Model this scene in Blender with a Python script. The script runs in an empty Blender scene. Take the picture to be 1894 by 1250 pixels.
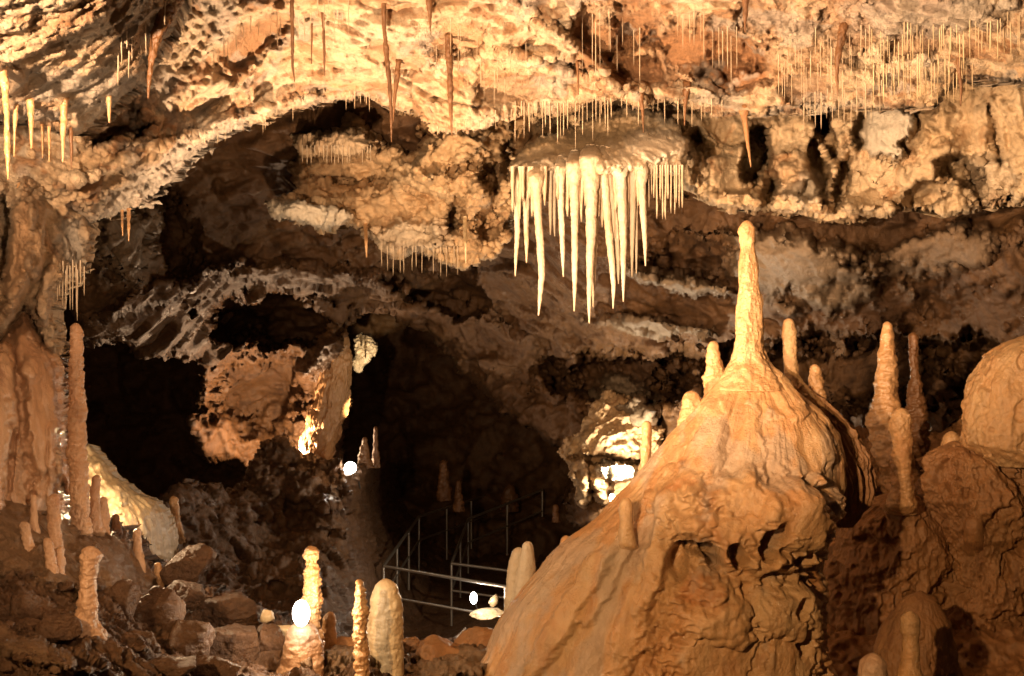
import bpy, math, random
import numpy as np
from mathutils import Vector

# ------------------------------------------------------------------ scene, camera, world, exposure
sc = bpy.context.scene
COL = sc.collection
F, CX, CY = 2000.0, 947.0, 625.0          # focal length and centre in photo pixels (1894 x 1250)
cam_d = bpy.data.cameras.new('camera'); cam = bpy.data.objects.new('camera', cam_d); COL.objects.link(cam)
cam.location = (0, 0, 0); cam.rotation_euler = (math.radians(90), 0, 0)
cam_d.sensor_width = 36.0; cam_d.lens = 36.0 * F / 1894.0
cam_d.clip_start = 0.05; cam_d.clip_end = 300
sc.camera = cam
w = bpy.data.worlds.new('World'); sc.world = w; w.use_nodes = True
bg = w.node_tree.nodes['Background']
bg.inputs[0].default_value = (1.0, 0.50, 0.24, 1); bg.inputs[1].default_value = 0.022
sc.view_settings.view_transform = 'Standard'; sc.view_settings.look = 'None'
sc.view_settings.exposure = 0.0; sc.view_settings.gamma = 1.0
sc.render.engine = 'CYCLES'
sc.cycles.max_bounces = 6; sc.cycles.diffuse_bounces = 3; sc.cycles.glossy_bounces = 2
sc.cycles.use_denoising = True
sc.cycles.sample_clamp_indirect = 4.0

def P(px, py, d):
    return Vector(((px - CX) / F * d, d, (CY - py) / F * d))

WARM = (1.0, 0.68, 0.38)
WARM2 = (1.0, 0.655, 0.385)
def light(name, kind, px, py, d, power, color=WARM, radius=0.05, aim=None, spot=90, blend=0.6, off=(0, 0, 0)):
    L = bpy.data.lights.new(name, kind); L.energy = power; L.color = color
    L.shadow_soft_size = radius
    o = bpy.data.objects.new(name, L); COL.objects.link(o)
    o.location = P(px, py, d) + Vector(off)
    if kind == 'SPOT':
        L.spot_size = math.radians(spot); L.spot_blend = blend
        o.rotation_euler = (P(*aim) - o.location).to_track_quat('-Z', 'Y').to_euler()
    return o

def raw_spot(name, loc, power, aim, spot, blend=0.7, color=WARM, radius=0.06):
    o = light(name, 'SPOT', 0, 0, 1, power, color, radius, aim, spot, blend)
    o.location = loc
    o.rotation_euler = (P(*aim) - o.location).to_track_quat('-Z', 'Y').to_euler()
    return o

# the show-cave's floodlights (those behind the viewer or behind rocks are out of sight), then added fill lights
raw_spot('ceiling_flood_light', (-1.9, 0.6, 0.35), 4300, (1050, -380, 7.2), 82, 0.6, WARM2)
light('under_ceiling_light', 'SPOT', 560, 1085, 6.9, 2500, WARM2, 0.06, (980, 130, 9.0), 112, 0.7)
raw_spot('mound_flood_light', (-1.9, 0.2, 0.75), 1550, (1380, 1130, 7.3), 72, 0.9, (1.0, 0.60, 0.27))
light('left_slope_fill_light', 'POINT', 260, 640, 2.4, 13, (1.0, 0.5, 0.25), 0.1)  # unseen fill added to lift the lower left
light('left_column_fill_light', 'SPOT', 420, 700, 2.0, 400, (1.0, 0.62, 0.35), 0.05, (110, 640, 6.3), 52, 0.7)  # added spot that brightens the left column, not one of the cave's lamps
raw_spot('rear_wall_fill_light', (-1.5, 2.0, -0.7), 1700, (1520, 290, 10.5), 44, 0.9, WARM2)  # added spot that brightens the rear ceiling and right wall below the lip

# ------------------------------------------------------------------ numpy noise
_r = np.random.RandomState(7)
_perm = _r.permutation(256).astype(np.int32); _perm = np.concatenate([_perm, _perm, _perm])
_g = _r.randn(256, 3).astype(np.float32); _g /= np.linalg.norm(_g, axis=1)[:, None]
_rnd = _r.rand(256, 6).astype(np.float32)

def perlin(p):
    p = np.asarray(p, np.float32)
    i = np.floor(p).astype(np.int32); f = p - i; i &= 255
    u = f * f * f * (f * (f * 6 - 15) + 10)
    out = 0
    for dx in (0, 1):
        wx = u[:, 0] if dx else 1 - u[:, 0]
        a = _perm[i[:, 0] + dx]
        for dy in (0, 1):
            wy = u[:, 1] if dy else 1 - u[:, 1]
            b = _perm[(a + i[:, 1] + dy) & 511]
            for dz in (0, 1):
                wz = u[:, 2] if dz else 1 - u[:, 2]
                g = _g[_perm[(b + i[:, 2] + dz) & 511] & 255]
                out = out + wx * wy * wz * (g[:, 0] * (f[:, 0] - dx) + g[:, 1] * (f[:, 1] - dy) + g[:, 2] * (f[:, 2] - dz))
    return out * 1.5

def fbm(p, L, oct=4, gain=0.5, kind='f'):
    out = 0; a = 1.0; q = np.asarray(p, np.float32) / L
    for k in range(oct):
        n = perlin(q + 17.3 * k)
        if kind == 'r': n = 0.5 - np.abs(n) * 1.6
        elif kind == 'b': n = np.abs(n) * 1.6 - 0.35
        out = out + a * n
        a *= gain; q = q * 2.03
    return out

def facets(p, L, seed=0, k=14.0):
    """angular broken-rock relief: every cell carries its own tilted plane, blended over a narrow seam"""
    q = np.asarray(p, np.float32) / L
    i = np.floor(q).astype(np.int32); f = q - i
    W = np.zeros(len(q), np.float32); H = np.zeros(len(q), np.float32)
    for dx in (-1, 0, 1):
        for dy in (-1, 0, 1):
            for dz in (-1, 0, 1):
                c = _perm[(_perm[(_perm[(i[:, 0] + dx + seed) & 255] + i[:, 1] + dy) & 511] + i[:, 2] + dz) & 511]
                r = _rnd[c]; g = _g[c]
                vx = f[:, 0] - dx - r[:, 0]; vy = f[:, 1] - dy - r[:, 1]; vz = f[:, 2] - dz - r[:, 2]
                e = np.exp(-k * (vx * vx + vy * vy + vz * vz))
                H += e * (vx * g[:, 0] + vy * g[:, 1] + vz * g[:, 2] + r[:, 3] * 0.6 - 0.3); W += e
    return H / (W + 1e-12)

def smooth01(x):
    x = np.clip(x, 0, 1); return x * x * (3 - 2 * x)

# ------------------------------------------------------------------ materials
def nodes_of(m):
    m.use_nodes = True; nt = m.node_tree; nt.nodes.clear(); return nt

def rock_mat(name, c1, c2, c3=(0.2, 0.1, 0.04), c4=(0.45, 0.42, 0.36), scale=1.0, rough=(0.35, 0.75), bump=0.5,
             stretch=(1, 1, 1), streak=0.0, speck=0.35, fine=1.0, coat=0.0, sss=0.0):
    m = bpy.data.materials.new(name); nt = nodes_of(m); N, LK = nt.nodes, nt.links
    def new(t, **kw):
        n = N.new(t)
        for k, v in kw.items(): setattr(n, k, v)
        return n
    out = new('ShaderNodeOutputMaterial'); b = new('ShaderNodeBsdfPrincipled'); LK.new(b.outputs[0], out.inputs[0])
    tc = new('ShaderNodeTexCoord'); mp = new('ShaderNodeMapping'); mp.inputs['Scale'].default_value = stretch
    LK.new(tc.outputs['Object'], mp.inputs[0])
    def noise(s, det=6, rgh=0.6, src=mp, dist=0.0):
        n = new('ShaderNodeTexNoise'); n.inputs['Scale'].default_value = s; n.inputs['Detail'].default_value = det
        n.inputs['Roughness'].default_value = rgh; n.inputs['Distortion'].default_value = dist
        LK.new(src.outputs[0], n.inputs['Vector']); return n
    def ramp(src, a, c):
        r = new('ShaderNodeMapRange'); r.inputs['From Min'].default_value = a; r.inputs['From Max'].default_value = c
        LK.new(src, r.inputs['Value']); return r
    def mix(fac, A, B):
        x = new('ShaderNodeMix', data_type='RGBA')
        if isinstance(fac, float): x.inputs['Factor'].default_value = fac
        else: LK.new(fac, x.inputs['Factor'])
        for s, v in ((x.inputs[6], A), (x.inputs[7], B)):
            if isinstance(v, tuple): s.default_value = (*v, 1)
            else: LK.new(v, s)
        return x.outputs[2]
    n1 = noise(1.4 * scale, 7, 0.62, dist=0.4); n2 = noise(9 * scale, 5, 0.7); n3 = noise(3.1 * scale, 6, 0.6, dist=0.8)
    col = mix(ramp(n1.outputs[0], 0.36, 0.64).outputs[0], c1, c2)
    col = mix(ramp(n3.outputs[0], 0.56, 0.74).outputs[0], col, c3)
    a = new('ShaderNodeAttribute', attribute_name='ta'); col = mix(a.outputs['Fac'], col, c3)
    a = new('ShaderNodeAttribute', attribute_name='tb'); col = mix(a.outputs['Fac'], col, c4)
    dk = new('ShaderNodeMapRange'); dk.inputs['From Min'].default_value = 0.3; dk.inputs['From Max'].default_value = 0.55
    dk.inputs['To Min'].default_value = 1 - speck; dk.inputs['To Max'].default_value = 1.0
    LK.new(n2.outputs[0], dk.inputs['Value'])
    mm = new('ShaderNodeVectorMath', operation='SCALE'); LK.new(col, mm.inputs[0]); LK.new(dk.outputs[0], mm.inputs['Scale'])
    col = mm.outputs[0]
    LK.new(col, b.inputs['Base Color'])
    rr = new('ShaderNodeMapRange'); rr.inputs['From Min'].default_value = 0.35; rr.inputs['From Max'].default_value = 0.65
    rr.inputs['To Min'].default_value = rough[0]; rr.inputs['To Max'].default_value = rough[1]
    LK.new(n3.outputs[0], rr.inputs['Value']); LK.new(rr.outputs[0], b.inputs['Roughness'])
    b.inputs['Specular IOR Level'].default_value = 0.5
    if coat: b.inputs['Coat Weight'].default_value = coat * 1.4; b.inputs['Coat Roughness'].default_value = 0.16
    if sss:
        b.inputs['Subsurface Weight'].default_value = sss; b.inputs['Subsurface Radius'].default_value = (0.05, 0.025, 0.01)
        b.inputs['Subsurface Scale'].default_value = 0.5
    nb1 = noise(22 * fine, 6, 0.7, src=tc if not streak else mp)
    if src_obj := True:
        LK.new(tc.outputs['Object'] if not streak else mp.outputs[0], nb1.inputs['Vector'])
    nb2 = noise(80 * fine, 4, 0.65); LK.new(tc.outputs['Object'], nb2.inputs['Vector'])
    b1 = new('ShaderNodeBump'); b1.inputs['Strength'].default_value = bump; b1.inputs['Distance'].default_value = 0.045
    LK.new(nb1.outputs[0], b1.inputs['Height'])
    b2 = new('ShaderNodeBump'); b2.inputs['Strength'].default_value = bump * 0.8; b2.inputs['Distance'].default_value = 0.014
    LK.new(nb2.outputs[0], b2.inputs['Height']); LK.new(b1.outputs[0], b2.inputs['Normal'])
    LK.new(b2.outputs[0], b.inputs['Normal'])
    if coat: LK.new(b2.outputs[0], b.inputs['Coat Normal'])
    return m

def plain_mat(name, c, rough=0.5, metal=0.0, emit=None, estr=0):
    m = bpy.data.materials.new(name); nt = nodes_of(m)
    out = nt.nodes.new('ShaderNodeOutputMaterial'); b = nt.nodes.new('ShaderNodeBsdfPrincipled'); nt.links.new(b.outputs[0], out.inputs[0])
    n = nt.nodes.new('ShaderNodeTexNoise'); n.inputs['Scale'].default_value = 30
    r = nt.nodes.new('ShaderNodeMapRange'); r.inputs['To Min'].default_value = rough * 0.7; r.inputs['To Max'].default_value = min(1, rough * 1.3)
    nt.links.new(n.outputs[0], r.inputs['Value']); nt.links.new(r.outputs[0], b.inputs['Roughness'])
    b.inputs['Base Color'].default_value = (*c, 1); b.inputs['Metallic'].default_value = metal
    if emit: b.inputs['Emission Color'].default_value = (*emit, 1); b.inputs['Emission Strength'].default_value = estr
    return m

M = {}
M['ceiling'] = rock_mat('cream_limestone', (0.70, 0.56, 0.40), (0.58, 0.39, 0.22), (0.32, 0.14, 0.05), (0.42, 0.38, 0.33), 1.0, (0.35, 0.8), 1.0, speck=0.5)
M['shelf'] = rock_mat('tan_limestone', (0.58, 0.42, 0.25), (0.44, 0.27, 0.13), (0.22, 0.10, 0.035), (0.50, 0.46, 0.38), 1.0, (0.4, 0.8), 0.6)
M['band'] = rock_mat('cream_tan_limestone', (0.60, 0.46, 0.30), (0.52, 0.36, 0.20), (0.30, 0.14, 0.05), (0.46, 0.42, 0.35), 1.0, (0.4, 0.8), 0.7)
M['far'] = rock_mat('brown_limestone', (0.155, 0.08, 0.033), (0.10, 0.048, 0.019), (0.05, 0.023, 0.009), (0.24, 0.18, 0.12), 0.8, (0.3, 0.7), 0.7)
M['flow'] = rock_mat('orange_flowstone', (0.56, 0.36, 0.18), (0.54, 0.28, 0.11), (0.42, 0.17, 0.05), (0.46, 0.36, 0.27), 1.3, (0.18, 0.42), 0.5, (1, 1, 0.4), 0, 0.25, coat=0.4)
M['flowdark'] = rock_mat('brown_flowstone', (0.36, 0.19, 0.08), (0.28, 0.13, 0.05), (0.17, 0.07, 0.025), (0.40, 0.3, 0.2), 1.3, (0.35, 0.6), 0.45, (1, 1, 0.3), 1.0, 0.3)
M['red'] = rock_mat('reddish_flowstone', (0.56, 0.36, 0.22), (0.48, 0.27, 0.15), (0.26, 0.11, 0.05), (0.5, 0.36, 0.24), 1.6, (0.25, 0.5), 0.45, (1, 1, 0.35), 1.0, 0.3, coat=0.3)
M['floor'] = rock_mat('muddy_floor_rock', (0.17, 0.09, 0.045), (0.11, 0.055, 0.027), (0.07, 0.03, 0.014), (0.28, 0.18, 0.1), 1.6, (0.25, 0.6), 0.8)
M['boulder'] = rock_mat('wet_boulder_rock', (0.15, 0.08, 0.042), (0.10, 0.05, 0.025), (0.08, 0.035, 0.016), (0.3, 0.2, 0.12), 2.5, (0.25, 0.55), 0.8)
M['white'] = rock_mat('white_calcite', (0.58, 0.50, 0.39), (0.50, 0.38, 0.25), (0.36, 0.25, 0.14), (0.62, 0.54, 0.44), 3.0, (0.25, 0.5), 0.45, (1, 1, 0.3), 1.0, 0.12)
M['pale'] = rock_mat('pale_flowstone', (0.68, 0.55, 0.36), (0.6, 0.45, 0.26), (0.42, 0.26, 0.11), (0.7, 0.66, 0.55), 2.0, (0.25, 0.5), 0.3, (1, 1, 0.25), 1.0, 0.2, coat=0.2)
M['amber'] = rock_mat('amber_calcite', (0.56, 0.34, 0.17), (0.48, 0.26, 0.11), (0.34, 0.16, 0.06), (0.7, 0.5, 0.3), 4.0, (0.25, 0.5), 0.3, (1, 1, 0.4), 1.0, 0.2, coat=0.3)
M['brown'] = rock_mat('brown_calcite', (0.19, 0.09, 0.036), (0.14, 0.062, 0.024), (0.09, 0.04, 0.015), (0.4, 0.2, 0.1), 4.0, (0.3, 0.6), 0.3, (1, 1, 0.4), 1.0, 0.2)
M['steel'] = plain_mat('galvanised_steel', (0.42, 0.38, 0.33), 0.4, 0.85)
M['housing'] = plain_mat('black_lamp_housing', (0.03, 0.03, 0.03), 0.5, 0.3)
M['cable'] = plain_mat('black_rubber_cable', (0.02, 0.02, 0.02), 0.6)
M['glass_hot'] = plain_mat('lit_lamp_glass', (1, 1, 1), 0.3, 0, (1.0, 0.93, 0.82), 60)

# ------------------------------------------------------------------ mesh helpers
def mesh_obj(name, V, Q, mat, parent=None, attrs=None, smooth=True):
    me = bpy.data.meshes.new(name)
    V = np.asarray(V, np.float32); Q = np.asarray(Q, np.int32)
    me.vertices.add(len(V)); me.vertices.foreach_set('co', V.ravel())
    k = Q.shape[1]
    me.loops.add(Q.size); me.loops.foreach_set('vertex_index', Q.ravel())
    me.polygons.add(len(Q)); me.polygons.foreach_set('loop_start', np.arange(0, Q.size, k, dtype=np.int32))
    me.polygons.foreach_set('loop_total', np.full(len(Q), k, np.int32))
    me.update(calc_edges=True)
    me.polygons.foreach_set('use_smooth', np.full(len(Q), smooth, bool))
    for an, av in (attrs or {}).items():
        at = me.attributes.new(an, 'FLOAT', 'POINT'); at.data.foreach_set('value', np.asarray(av, np.float32))
    me.materials.append(mat)
    o = bpy.data.objects.new(name, me); COL.objects.link(o)
    if parent: o.parent = parent
    return o

def tag(o, label=None, cat=None, group=None, kind=None):
    if label: o['label'] = label
    if cat: o['category'] = cat
    if group: o['group'] = group
    if kind: o['kind'] = kind
    return o

def empty(name, loc, label, cat, group=None):
    o = bpy.data.objects.new(name, None); COL.objects.link(o); o.location = loc; o.empty_display_size = 0.1
    return tag(o, label, cat, group)

def under(child, parent):
    """parent a mesh built in world coordinates without moving it"""
    child.parent = parent; child.location = -Vector(parent.location)
    return child

def poly_sdf(x, y, poly):
    P_ = np.asarray(poly, np.float32); best = np.full(x.shape, 1e9, np.float32); inside = np.zeros(x.shape, bool)
    for k in range(len(P_)):
        ax, ay = P_[k - 1]; bx, by = P_[k]
        ex, ey = bx - ax, by - ay
        t = np.clip(((x - ax) * ex + (y - ay) * ey) / (ex * ex + ey * ey + 1e-9), 0, 1)
        best = np.minimum(best, (x - ax - t * ex) ** 2 + (y - ay - t * ey) ** 2)
        c = ((ay > y) != (by > y)) & (x < (bx - ax) * (y - ay) / ((by - ay) + 1e-9) + ax)
        inside ^= c
    return np.where(inside, 1, -1) * np.sqrt(best)

def rbf(x, y, pts):
    pts = np.asarray(pts, np.float64); c = pts[:, :2] / 500; v = pts[:, 2]; n = len(c)
    r = np.sqrt(((c[:, None] - c[None]) ** 2).sum(2) + 0.02)
    A = np.zeros((n + 3, n + 3)); A[:n, :n] = r; A[:n, n] = 1; A[:n, n + 1:] = c; A[n, :n] = 1; A[n + 1:, :n] = c.T
    wts = np.linalg.solve(A + np.diag([1e-9] * (n + 3)), np.concatenate([v, [0, 0, 0]]))
    out = wts[n] + wts[n + 1] * x / 500 + wts[n + 2] * y / 500
    for k in range(n):
        out = out + wts[k] * np.sqrt((x / 500 - c[k, 0]) ** 2 + (y / 500 - c[k, 1]) ** 2 + 0.02)
    return out

DEPTH = {}
def layer(name, poly, pts, mat, step=3.0, curl=(30, 0.8), rag=(14, 60), feats=(), disp=None, thick=1.5, parent=None, attr_noise=None):
    """a rock mass: outline + distances in metres, edge rounded away, relief displaced along its normals, real thickness behind"""
    pa = np.asarray(poly, np.float32)
    x0, y0 = pa.min(0) - 12; x1, y1 = pa.max(0) + 12
    gx = np.arange(x0, x1, step); gy = np.arange(y0, y1, step)
    X, Y = np.meshgrid(gx, gy); sh = X.shape; X = X.ravel().astype(np.float32); Y = Y.ravel().astype(np.float32)
    q = np.stack([X, Y, np.full_like(X, hash_(name))], 1)
    wx = fbm(q, rag[1], 5, 0.6) * rag[0]; wy = fbm(q + 91, rag[1], 5, 0.6) * rag[0]
    S = poly_sdf(X + wx, Y + wy, poly)
    D = rbf(X, Y, pts).astype(np.float32)
    ta = np.zeros_like(D); tb = np.zeros_like(D); amp = np.ones_like(D)
    for f in feats:
        cx, cy, rx, ry, rot, dd = f[:6]; o = dict(soft=0.35, ta=0, tb=0, amp=1.0, warp=0.45); o.update(f[6] if len(f) > 6 else {})
        ca, sa = math.cos(math.radians(rot)), math.sin(math.radians(rot))
        u = ((X - cx) * ca + (Y - cy) * sa) / rx; v = (-(X - cx) * sa + (Y - cy) * ca) / ry
        r = np.sqrt(u * u + v * v) + fbm(np.stack([X, Y, np.full_like(X, cx)], 1), 45, 4, 0.6) * o['warp']
        if o.get('dome'): m = np.sqrt(np.clip(1 - r * r, 0, 1))
        else: m = smooth01((1 + o['soft'] - r) / (2 * o['soft']))
        D += dd * m; amp *= 1 - (1 - o['amp']) * m
        ta = ta + (o['ta'] - ta) * m if o['ta'] else ta
        tb = tb + (o['tb'] - tb) * m if o['tb'] else tb
    t = np.clip(S / curl[0], 0, 1)
    D = D + curl[1] * (1 - np.sqrt(np.clip(1 - (1 - t) ** 2, 0, 1)))
    # snap outside vertices near the rim onto it
    S2 = S.reshape(sh); gxs = np.gradient(S2, step, axis=1); gys = np.gradient(S2, step, axis=0)
    gn = np.sqrt(gxs ** 2 + gys ** 2) + 1e-6
    outv = (S < 0) & (S > -step * 1.6)
    nx = (gxs / gn).ravel(); ny = (gys / gn).ravel()
    X = X - np.where(outv, S * nx, 0); Y = Y - np.where(outv, S * ny, 0)
    V = np.stack([(X - CX) / F * D, D, (CY - Y) / F * D], 1)
    G = V.reshape(sh[0], sh[1], 3)
    nrm = np.cross(np.gradient(G, axis=0), np.gradient(G, axis=1)).reshape(-1, 3)
    nrm /= np.linalg.norm(nrm, axis=1)[:, None] + 1e-9
    nrm *= np.sign(-(nrm * V).sum(1))[:, None] + 1e-9
    idx = np.arange(len(V)).reshape(sh)
    ins = (S > 0).reshape(sh)
    q4 = ins[:-1, :-1].astype(int) + ins[1:, :-1] + ins[:-1, 1:] + ins[1:, 1:]
    ok = q4 >= 2
    # drop cells that hold a vertex outside which was not snapped
    bad = ((S <= -step * 1.6)).reshape(sh)
    ok &= ~(bad[:-1, :-1] | bad[1:, :-1] | bad[:-1, 1:] | bad[1:, 1:])
    Q = np.stack([idx[:-1, :-1][ok], idx[1:, :-1][ok], idx[1:, 1:][ok], idx[:-1, 1:][ok]], 1)
    used = np.unique(Q); remap = np.full(len(V), -1, np.int64); remap[used] = np.arange(len(used))
    if disp: 
        dv = disp(V[used], X[used], Y[used]) * amp[used]
        vd = -V[used] / np.linalg.norm(V[used], axis=1)[:, None]
        dr = vd * 0.75 + nrm[used] * 0.25
        V[used] += dr * dv[:, None]
    else: dv = np.zeros(len(used))
    DEPTH[name] = (x0, y0, step, V[:, 1].reshape(sh).copy(), (S > 2).reshape(sh))
    if attr_noise:
        a_, b_ = attr_noise(V[used], X[used], Y[used], dv); ta[used] = np.maximum(ta[used], a_); tb[used] = np.maximum(tb[used], b_)
    Q = remap[Q]; V0 = V[used]; ta = ta[used]; tb = tb[used]; nx = nx[used]; ny = ny[used]
    E = np.concatenate([Q[:, [0, 1]], Q[:, [1, 2]], Q[:, [2, 3]], Q[:, [3, 0]]])
    key = np.sort(E, 1); kk = key[:, 0] * len(V0) + key[:, 1]
    _, first, cnt = np.unique(kk, return_index=True, return_counts=True)
    B = E[first[cnt == 1]]
    rx_ = (V0[:, 0] / V0[:, 1] * F + CX)[B[:, 0]]; ry_ = (CY - V0[:, 2] / V0[:, 1] * F)[B[:, 0]]
    B = B[(rx_ > -60) & (rx_ < 1954) & (ry_ > -60) & (ry_ < 1300)]; bv = np.unique(B); bm = np.full(len(V0), -1, np.int64)
    Vs = [V0]; Qs = [Q]; base = bv.copy(); prev = np.arange(len(V0)); cur = V0[bv]
    n0 = len(V0)
    for k in range(1, 4):
        dirv = np.stack([nx[bv] * 0.2, np.ones(len(bv)), -ny[bv] * 0.2], 1)
        nw = cur + dirv * (thick * k / 6.0) 
        ids = np.full(len(V0), -1, np.int64); ids[bv] = n0 + np.arange(len(bv)); n0 += len(bv)
        Vs.append(nw); Qs.append(np.stack([prev[B[:, 1]], prev[B[:, 0]], ids[B[:, 0]], ids[B[:, 1]]], 1)); prev = ids
    V1 = np.concatenate(Vs); Q1 = np.concatenate(Qs)
    ex = len(V1) - len(V0)
    at = {'ta': np.concatenate([ta, np.resize(ta[bv], ex)]), 'tb': np.concatenate([tb, np.resize(tb[bv], ex)])}
    o = mesh_obj(name, V1, Q1, mat, None, at)
    if parent: under(o, parent)
    return o

def hash_(s):
    return float(sum((i + 1) * ord(c) for i, c in enumerate(s)) % 97)

def depth_at(name, px, py):
    x0, y0, st, D, ok = DEPTH[name]
    i = int((py - y0) / st); j = int((px - x0) / st)
    if 0 <= i < D.shape[0] and 0 <= j < D.shape[1] and ok[i, j]: return float(D[i, j])
    return None

def body(name, rows, D, mat, bratio=1.0, nseg=160, sub=3.0, disp=None, parent=None, round_top=True, front=None, closed_bottom=True, attr=None, label=None, cat=None, group=None, drange=None):
    """an upright or hanging body: rows = (py, x_left, x_right[, depth]) from tip to base, elliptical sections, relief on top"""
    R = np.asarray([(r[0], r[1], r[2], (r[3] if len(r) > 3 else D)) for r in rows], np.float64)
    n = max(8, int(abs(R[-1, 0] - R[0, 0]) / sub))
    t = np.linspace(0, 1, n); s = (R[:, 0] - R[0, 0]) / (R[-1, 0] - R[0, 0])
    if round_top: t = t ** 1.15
    yy = np.interp(t, s, R[:, 0])
    def sm(c):
        v = np.interp(t, s, R[:, c]); k = np.array([1, 2, 3, 2, 1]) / 9.0
        for _ in range(2): v = np.convolve(np.pad(v, 2, mode='edge'), k, mode='valid')
        return v
    xl, xr, dd = sm(1), sm(2), sm(3)
    cx = (xl + xr) / 2; a = np.maximum((xr - xl) / 2, 0.05)
    if round_top:
        a0 = a[min(n - 1, 4)]; h = np.abs(yy - yy[0]); hr = a0 * 1.0 + 1e-6
        a = a * np.where(h < hr, np.sqrt(np.clip(1 - (1 - h / hr) ** 2, 0.0004, 1)), 1)
    th = np.linspace(0, 2 * np.pi, nseg, endpoint=False)
    ax = a / F * dd
    C = np.stack([(cx - CX) / F * dd, dd, (CY - yy) / F * dd], 1)
    V = C[:, None, :] + np.stack([np.cos(th)[None] * ax[:, None], -np.sin(th)[None] * ax[:, None] * bratio, np.zeros((n, nseg))], 2)
    nr = np.stack([np.cos(th), -np.sin(th) / bratio, np.zeros(nseg)], 1); nr /= np.linalg.norm(nr, axis=1)[:, None]
    nr = np.repeat(nr[None], n, 0)
    V = V.reshape(-1, 3); nr = nr.reshape(-1, 3)
    THX = np.tile(th, n); RX = np.repeat(ax, nseg)
    PX = V[:, 0] / V[:, 1] * F + CX; PY = CY - V[:, 2] / V[:, 1] * F
    ta = np.zeros(len(V)); tb = np.zeros(len(V))
    if disp is not None:
        dv = disp(V, PX, PY, THX, RX); V = V + nr * dv[:, None]
        if attr: ta, tb = attr(V, PX, PY, dv)
    i = np.arange(n * nseg).reshape(n, nseg); j = np.roll(i, -1, 1)
    Q = np.stack([i[:-1].ravel(), i[1:].ravel(), j[1:].ravel(), j[:-1].ravel()], 1)
    if R[-1, 0] < R[0, 0]: Q = Q[:, ::-1]
    tip = len(V); V = np.concatenate([V, [V[:nseg].mean(0)], [V[-nseg:].mean(0)]])
    capt = np.stack([i[0], j[0], np.full(nseg, tip), np.full(nseg, tip)], 1)
    capb = np.stack([j[-1], i[-1], np.full(nseg, tip + 1), np.full(nseg, tip + 1)], 1)
    Qt = np.concatenate([capt, capb])[:, :3]
    # triangles stored as a second mesh write: convert all to a mixed list
    me = bpy.data.meshes.new(name)
    me.vertices.add(len(V)); me.vertices.foreach_set('co', V.astype(np.float32).ravel())
    loops = np.concatenate([Q.ravel(), Qt.ravel()]).astype(np.int32)
    tot = np.concatenate([np.full(len(Q), 4), np.full(len(Qt), 3)]).astype(np.int32)
    me.loops.add(len(loops)); me.loops.foreach_set('vertex_index', loops)
    me.polygons.add(len(tot)); me.polygons.foreach_set('loop_start', (np.cumsum(tot) - tot).astype(np.int32)); me.polygons.foreach_set('loop_total', tot)
    me.update(calc_edges=True); me.polygons.foreach_set('use_smooth', np.ones(len(tot), bool))
    for an, av in (('ta', ta), ('tb', tb)):
        at = me.attributes.new(an, 'FLOAT', 'POINT'); at.data.foreach_set('value', np.append(av, [0, 0]).astype(np.float32))
    me.materials.append(mat)
    o = bpy.data.objects.new(name, me); COL.objects.link(o)
    if parent: under(o, parent)
    if label: tag(o, label, cat, group)
    return o

# relief recipes (metres)
def rocky(L=0.5, A=0.12, fac=0.5, kind='r', rot=None, detail=1.0, small=True, pits=0.2):
    def f(V, X, Y):
        p = V.copy()
        if rot is not None:
            a = math.radians(rot[0]); c, s = math.cos(a), math.sin(a)
            u = p[:, 0] * c + p[:, 2] * s; v = -p[:, 0] * s + p[:, 2] * c
            p = np.stack([u * rot[1], p[:, 1], v], 1)
        wv = np.stack([fbm(p + 5, L, 2), fbm(p + 11, L, 2), fbm(p + 23, L, 2)], 1) * L * 0.15
        p = p + wv
        d = A * fbm(p, L, 6, 0.52, kind)
        if fac:
            d = d + A * fac * 1.3 * facets(p, L * 0.7, 3, 26) + A * fac * 0.7 * facets(p, L * 0.28, 31, 24)
            if small:
                d = d + A * fac * 0.42 * detail * facets(p, L * 0.11, 57, 20)
                d = d - A * pits * smooth01((fbm(p + 50, L * 0.22, 3, 0.6) - 0.18) / 0.22)
        return d
    return f

# ================================================================== THE CAVE
#--LAYERS
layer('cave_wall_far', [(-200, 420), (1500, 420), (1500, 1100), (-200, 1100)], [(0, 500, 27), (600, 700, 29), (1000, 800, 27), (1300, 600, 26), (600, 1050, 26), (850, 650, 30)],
      M['far'], 6, (20, 1), (20, 80), [], rocky(2.2, 0.6, 0.9, kind='f'), 1).__setitem__('kind', 'structure')

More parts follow.
